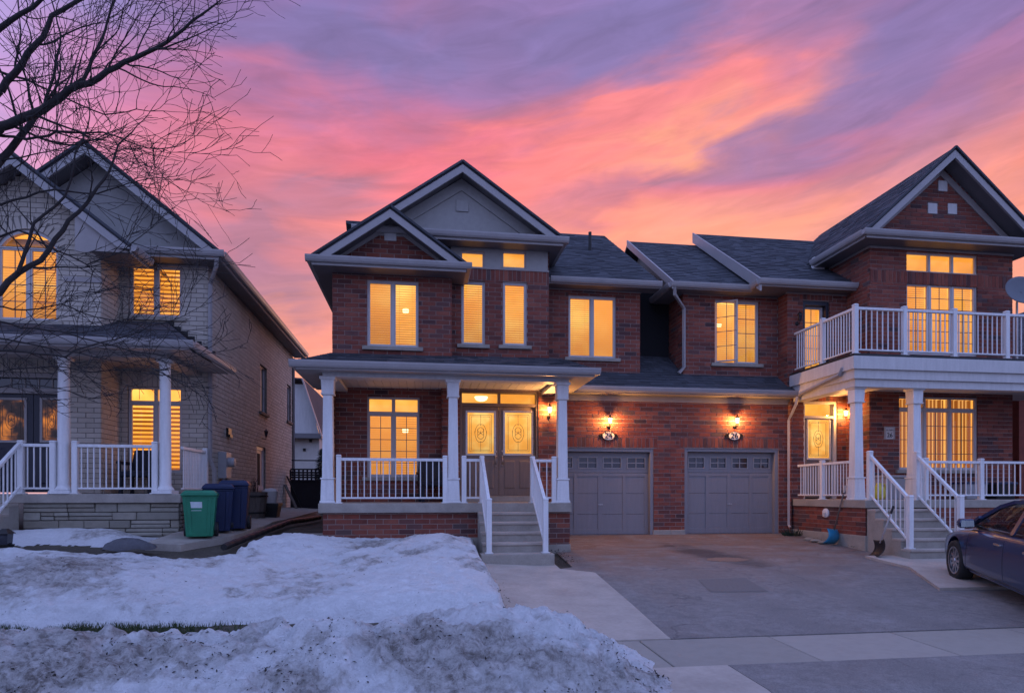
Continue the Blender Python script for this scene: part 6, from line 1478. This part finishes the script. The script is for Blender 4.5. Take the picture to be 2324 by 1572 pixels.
# shut lines, handles, sill, mirror, lamps, plate
for s in (1, -1):
    dl_ = MB()
    def seam(pts): dl_.tube([on_side(x, z, -.001, s) for x, z in pts], .0045, 4)
    seam([(.93 - .10 * f - .02 * sin(f * 3), .30 + .62 * f) for f in [k / 14 for k in range(15)]][::-1]); seam([(-.33, .30 + .62 * k / 12) for k in range(13)]); seam([(.92 - 1.25 * k / 20, .285) for k in range(21)]); seam([(-.33 - .78 * k / 14, .285 + .0 * k) for k in range(15)]); seam([(-1.02 - .12 * sin(k / 12 * 3), .55 + .4 * k / 12) for k in range(13)])
    K(dl_, 'shut_line', 'black_plastic')
    for hx_ in (-.18, -1.0):
        h_ = MB(); c_ = on_side(hx_, .80, .02, s); h_.beam(c_ + Vector((-.09, 0, 0)), c_ + Vector((.09, 0, .0)), .018, .028); h_.box(c_.x - .10, c_.x - .07, min(c_.y, c_.y - s * .03), max(c_.y, c_.y - s * .03), c_.z - .012, c_.z + .012); h_.box(c_.x + .07, c_.x + .10, min(c_.y, c_.y - s * .03), max(c_.y, c_.y - s * .03), c_.z - .012, c_.z + .012); K(h_, 'handle', 'chrome', bevel=.004)
    sl = MB(); sl.tube([on_side(.94 - 1.9 * k / 24, .235, .006, s) for k in range(25)], .022, 8); K(sl, 'sill_moulding', 'car', smooth=True)
    mr = MB(); mx, my, mz = .70, s * .97, 1.00
    mr.frustum(mx, my, mz - .07, mz + .0, .045, .085, .07, .11); mr.frustum(mx, my, mz, mz + .075, .07, .11, .045, .09); K(mr, 'wing_mirror', 'car', bevel=.02); K(MB().box(mx + .02, mx + .07, min(my, s * .78), max(my, s * .78), mz - .06, mz - .025), 'mirror_arm', 'black_plastic')
    mg = MB().quad((mx - .074, my - .088, mz - .048), (mx - .074, my + .088, mz - .048), (mx - .066, my + .082, mz + .055), (mx - .066, my - .082, mz + .055)); K(mg, 'mirror_glass', 'mirror')
    hl = MB()
    P_ = [(2.22, .62), (2.05, .665), (1.80, .735), (1.62, .765), (1.72, .70), (2.0, .60)]
    hl.quad(*[on_side(x, z, .004, s) for x, z in P_]); K(hl, 'headlight', 'lens'); tl_ = MB().quad(*[on_side(x, z, .004, s) for x, z in ((-2.2, .80), (-1.9, .86), (-1.8, .93), (-2.1, .94))]); K(tl_, 'tail_light', 'red_lens')
K(MB().box(2.30, 2.36, -.26, .26, .42, .53), 'grille', 'black_plastic', bevel=.01); K(MB().box(-2.32, -2.285, -.26, .26, .55, .67), 'licence_plate', 'label_white')

# ================================================================== the bare tree
tx, ty_ = -5.35, 8.3
tree = thing('bare_tree', 'tall leafless tree spreading twigs in front of the tan house', 'tree', (tx, ty_, G(tx, ty_)))
limb = MB(); twig = MB()
rnd = random.Random(5)
def W(px, py, Y): return Vector((X(px, Y), Y, Z(px, py, Y)))
def grow(p, d, L, r, depth):
    """a wandering twig with side shoots"""
    n = max(3, int(L / .10)); pts = [p.copy()]; rad = [r]; d = d.normalized()
    for k in range(n):
        d = (d + Vector((rnd.gauss(0, .13), rnd.gauss(0, .13), rnd.gauss(.03, .12)))).normalized()
        p = p + d * (L / n); pts.append(p.copy()); rad.append(max(.0030, r * (1 - .80 * (k + 1) / n)))
        if depth > 0 and k > 0 and rnd.random() < .52:
            s = d.orthogonal(); s.rotate(Matrix.Rotation(rnd.uniform(0, 2 * pi), 3, d)); a = rnd.uniform(.30, .75)
            nd = (d * cos(a) + s * sin(a)); nd.y *= .7; nd.x += .04
            grow(p, nd, L * rnd.uniform(.40, .75) * (1 - .4 * k / n), max(.0032, rad[-1] * .62), depth - 1)
    (limb if r > .014 else twig).tube(pts, rad, 6 if r > .014 else 4, cap=False)
def main_limb(pp, Y0, Y1, r0, r1, dens=1.0, L=1.0, depth=2):
    pts = []
    for k, (a, b_) in enumerate(pp): pts.append(W(a, b_, Y0 + (Y1 - Y0) * k / (len(pp) - 1)))
    # resample with a slight wander
    fine = [];
    for a, b_ in zip(pts, pts[1:]):
        n = max(2, int((b_ - a).length / .12))
        for k in range(n): fine.append(a.lerp(b_, k / n) + Vector((rnd.gauss(0, .006), rnd.gauss(0, .01), rnd.gauss(0, .006))))
    fine.append(pts[-1]); n = len(fine); rad = [r0 + (r1 - r0) * k / (n - 1) for k in range(n)]
    limb.tube(fine, rad, 8, cap=False)
    for k in range(1, n):
        if rnd.random() < .80 * dens:
            d = (fine[k] - fine[k - 1]).normalized(); s = d.orthogonal(); s.rotate(Matrix.Rotation(rnd.uniform(0, 2 * pi), 3, d)); a = rnd.uniform(.5, 1.1)
            nd = d * cos(a) + s * sin(a); nd.y *= .6; nd.x += .16
            grow(fine[k], nd, L * rnd.uniform(.5, 1.7), max(.005, rad[k] * rnd.uniform(.26, .5)), depth)
    grow(fine[-1], fine[-1] - fine[-2], L * .8, r1, depth)
top = G(tx, ty_)
trunk_pts = [Vector((tx, ty_, top - .1)), Vector((tx + .02, ty_, top + .8)), Vector((tx - .04, ty_ + .02, top + 1.6)), Vector((tx + .02, ty_, top + 2.3)), Vector((tx + .05, ty_, top + 3.0)), Vector((tx, ty_ + .05, top + 3.9)), Vector((tx - .08, ty_, top + 4.9)), Vector((tx - .02, ty_, top + 6.0)), Vector((tx + .05, ty_, top + 7.4))]
MB().tube(trunk_pts, [.19, .15, .14, .13, .12, .10, .08, .055, .02], 12).build('trunk', 'bark', tree, smooth=True)
limb.tube([trunk_pts[3], W(-60, 350, 8.25), W(0, 291, 8.2)], [.08, .06, .052], 8, cap=False)
main_limb([(0, 291), (98, 248), (157, 203), (203, 190), (261, 149), (327, 124), (376, 95), (438, 52), (492, 8)], 8.2, 7.9, .052, .009, 1.25, .8)
limb.tube([trunk_pts[4], W(-40, 250, 8.4), W(0, 206, 8.4)], [.06, .045, .04], 8, cap=False)
main_limb([(0, 206), (82, 105), (118, 36), (190, -8), (300, -20)], 8.4, 8.5, .040, .014, .9, 1.0)
limb.tube([trunk_pts[4], W(-60, 110, 8.0), W(0, 65, 8.0)], [.05, .036, .03], 8, cap=False)
main_limb([(0, 65), (98, 0), (150, -40)], 8.0, 7.9, .030, .014, .9, .9)
main_limb([(-45, 420), (0, 366), (42, 320), (78, 265), (120, 232), (190, 175), (240, 70), (262, -5)], 8.3, 8.6, .045, .010, .9, .9)
main_limb([(-60, 700), (0, 664), (42, 618), (95, 592), (127, 543), (193, 464), (248, 389), (268, 330), (300, 300)], 8.1, 8.3, .040, .008, .8, .9)
main_limb([(42, 618), (65, 543), (78, 504), (147, 448), (163, 406), (172, 345), (200, 285)], 8.1, 7.9, .022, .007, .8, .8)
main_limb([(-40, 300), (60, 318), (130, 300), (235, 303), (290, 320), (340, 338), (390, 335)], 8.3, 8.0, .018, .005, 1.1, .8)
main_limb([(-60, 130), (0, 165), (60, 180), (150, 225), (240, 262), (310, 250), (370, 252)], 8.5, 8.8, .016, .004, 1.1, .7)
main_limb([(-50, 795), (60, 800), (147, 808), (196, 785), (262, 770), (340, 742), (420, 715)], 8.2, 8.0, .016, .004, 1.1, .65)
main_limb([(-50, 720), (50, 742), (140, 752), (230, 778), (320, 800), (420, 812), (480, 800)], 8.4, 8.1, .013, .003, 1.1, .6)
main_limb([(-50, 850), (40, 838), (120, 830), (210, 845), (280, 838), (350, 850)], 8.2, 8.5, .010, .003, 1.0, .5)
main_limb([(-60, 560), (40, 520), (110, 560), (200, 600), (280, 570), (360, 500)], 8.5, 8.2, .014, .004, .9, .7)
main_limb([(-60, 480), (30, 455), (120, 430), (220, 440), (310, 410), (400, 400)], 8.3, 8.6, .016, .004, .9, .7)
main_limb([(98, 248), (120, 170), (140, 80), (110, -20)], 8.16, 8.2, .018, .006, .9, .8)
main_limb([(327, 124), (400, 100), (470, 70), (520, 48)], 8.01, 7.9, .012, .003, 1.2, .38)
main_limb([(-50, 760), (60, 778), (150, 795), (240, 815), (330, 830), (400, 860)], 8.1, 8.3, .011, .003, 1.3, .5)
main_limb([(-50, 690), (60, 705), (140, 690), (220, 720), (310, 735), (380, 780)], 8.6, 8.4, .011, .003, 1.2, .5)
main_limb([(-50, 890), (40, 870), (130, 880), (210, 905), (270, 890)], 8.0, 8.2, .008, .003, 1.0, .35)
for pp, yy, r_ in (([(-170, 330), (-260, 230), (-330, 120), (-380, 20)], 8.3, .04), ([(-172, 480), (-290, 400), (-380, 330), (-450, 250)], 8.2, .035), ([(-165, 150), (-130, 40), (-60, -60)], 8.4, .03), ([(-170, 600), (-280, 560), (-380, 470)], 8.1, .03)): main_limb(pp, yy, yy + .3, r_, .008, .6, .9)
limb.build('branches', 'bark', tree, smooth=True); twig.build('crown', 'bark', tree, smooth=True, kind='stuff')
rnd2 = random.Random(3)

# ================================================================== behind and beside the houses
# lattice gate between the houses
gy1 = 22.3; gx0, gx1 = XC + .12, XL - .05; gz0, gzm, gzt = .25, 1.42, 1.86
gate = thing('lattice_fence', 'dark board fence with lattice top closing the side yard', 'fence', ((gx0 + gx1) / 2, gy1, gz0))
nb = 16
for k in range(nb): a = gx0 + (gx1 - gx0) * k / nb; MB().box(a + .001, a + (gx1 - gx0) / nb + .004, gy1 + .004 * (k % 2), gy1 + .03 + .004 * (k % 2), gz0 - .15, gzm).build('board', 'fence_dark', gate)
m = MB().box(gx0, gx1, gy1 - .03, gy1 + .05, gzm, gzm + .06).box(gx0, gx1, gy1 - .03, gy1 + .05, gzt - .05, gzt); m.build('rail', 'fence_dark', gate)
for k in range(19): a = gx0 + (gx1 - gx0) * k / 18; MB().box(a - .028, a + .028, gy1, gy1 + .02, gzm + .06, gzt - .05).build('lattice_slat', 'fence_dark', gate)
for k in range(1, 4): z = gzm + .06 + (gzt - .11 - gzm) * k / 4; MB().box(gx0, gx1, gy1 + .021, gy1 + .04, z - .03, z + .03).build('lattice_slat', 'fence_dark', gate)
MB().tube([(gx0, gy1 + .2, 2.15), (gx1, gy1 + .2, 2.15)], .02, 6).build('top_wire', 'fence_dark', gate)
# the house on the next street, seen through the gap
ny = 34.0; nx1 = X(738, ny); nx0 = nx1 - 9.0; nz = 6.0
nb_ = thing('neighbour_house', 'pale gabled house seen through the gap behind the lattice fence', 'house', ((nx0 + nx1) / 2, ny, .2))
za, zb2 = Z(720, 985, ny), Z(700, 872, ny)
MB().box(nx0, nx1 - .3, ny, ny + 9, 0, za).build('wall', 'cream_wall', nb_); xpk = nx0 + 4.4
xe = X(722, ny - .3)
MB().quad((nx0, ny + .02, za), (xe, ny + .02, za), (X(694, ny), ny + .02, zb2), (nx0, ny + .02, zb2)).build('gable_wall', 'white_dirty', nb_)
roof(nb_, (xe + .15, ny - .4, za - .1), (xe + .15, ny + 9, za - .1), (X(690, ny), ny + 9, zb2 + .25), (X(690, ny), ny - .4, zb2 + .25), shingles=False)
roof(nb_, (X(690, ny), ny - .4, zb2 + .25), (X(690, ny), ny + 9, zb2 + .25), (nx0, ny + 9, zb2 + .6), (nx0, ny - .4, zb2 + .6), shingles=False)
slp = MB().beam((xe + .2, ny - .42, za - .15), (X(690, ny), ny - .42, zb2 + .2), .06, .35, (0, -1, 0)); slp.build('rake_board', 'trim', nb_)
board(nb_, nx0, xe + .2, ny - .5, ny, za - .25, za, 'belt_board', 'trim_dark')
for px, py in ((691, 1020), (705, 1000)):
    x, z = X(px, ny), Z(px, py, ny); MB().box(x - .07, x + .07, ny - .06, ny, z - .07, z + .07).build('wall_vent', 'metal_dark', nb_)
# trees over there
def far_tree(label, x, y, h, seed, evergreen=False):
    global rnd
    t = thing('evergreen_tree' if evergreen else 'distant_tree', label, 'tree', (x, y, G(x, y)), 'trees behind the houses'); r = random.Random(seed); z0 = G(x, y)
    if evergreen:
        MB().tube([(x, y, z0), (x, y, z0 + h)], [.12, .02], 7).build('trunk', 'bark', t); m = MB()
        for k in range(1500):
            f = r.random() ** .8; zz = z0 + .3 + (h - .3) * f; rr = (1 - f) * h * .22 * sqrt(r.random()) + .03; a = r.uniform(0, 6.3); p = Vector((x + rr * cos(a), y + rr * sin(a), zz)); d = Vector((cos(a), sin(a), -.35)) * r.uniform(.12, .3); s_ = Vector((-sin(a), cos(a), r.uniform(-.3, .3))) * .05
            m.quad(p - s_, p + s_, p + d)
        m.build('crown', 'evergreen', t); return
    lm, tw = MB(), MB()
    def g2(p, d, L, rad, dep):
        n = 5; pts = [p.copy()]; rr = [rad]
        for k in range(n):
            d = (d + Vector((r.gauss(0, .14), r.gauss(0, .14), r.gauss(.08, .1)))).normalized(); p = p + d * L / n; pts.append(p.copy()); rr.append(rad * (1 - .6 * (k + 1) / n))
            if dep and k >= 1:
                for _ in range(2):
                    s_ = d.orthogonal(); s_.rotate(Matrix.Rotation(r.uniform(0, 6.3), 3, d)); a = r.uniform(.35, .8); g2(p, d * cos(a) + s_ * sin(a), L * r.uniform(.4, .65), rr[-1] * .6, dep - 1)
        (lm if rad > .03 else tw).tube(pts, rr, 5 if rad > .03 else 3, cap=False)
    g2(Vector((x, y, z0)), Vector((0, 0, 1)), h * .7, h * .022, 3); lm.build('trunk', 'bark', t); tw.build('crown', 'bark', t)
far_tree('pale leafless tree behind the side yard fence', X(728, 40), 40, 6.6, 4); far_tree('leafless tree rising beside the neighbouring gable', X(738, 46), 46, 6.4, 9); far_tree('dark evergreen behind the side yard fence', X(734, 30), 30, 2.6, 2, True)
# the roof beyond number 26
t = thing('neighbour_house', 'grey roofed house beyond the balcony and satellite dish', 'house', (20, 18, 0))
MB().box(16.6, 26, 15.5, 24, 0, 4.0).build('wall', 'brick', t); roof(t, (16.1, 24.4, 4.1), (16.1, 15.0, 4.1), (21.0, 15.4, 7.4), (21.0, 24.0, 7.4)); roof(t, (16.1, 15.0, 4.1), (26.5, 15.0, 4.1), (21.4, 15.4, 7.4), (21.0, 15.4, 7.4), shingles=True)
gutter(t, (16.1, 15.0, 4.1), (16.1, 24.4, 4.1), (-1, 0, 0))
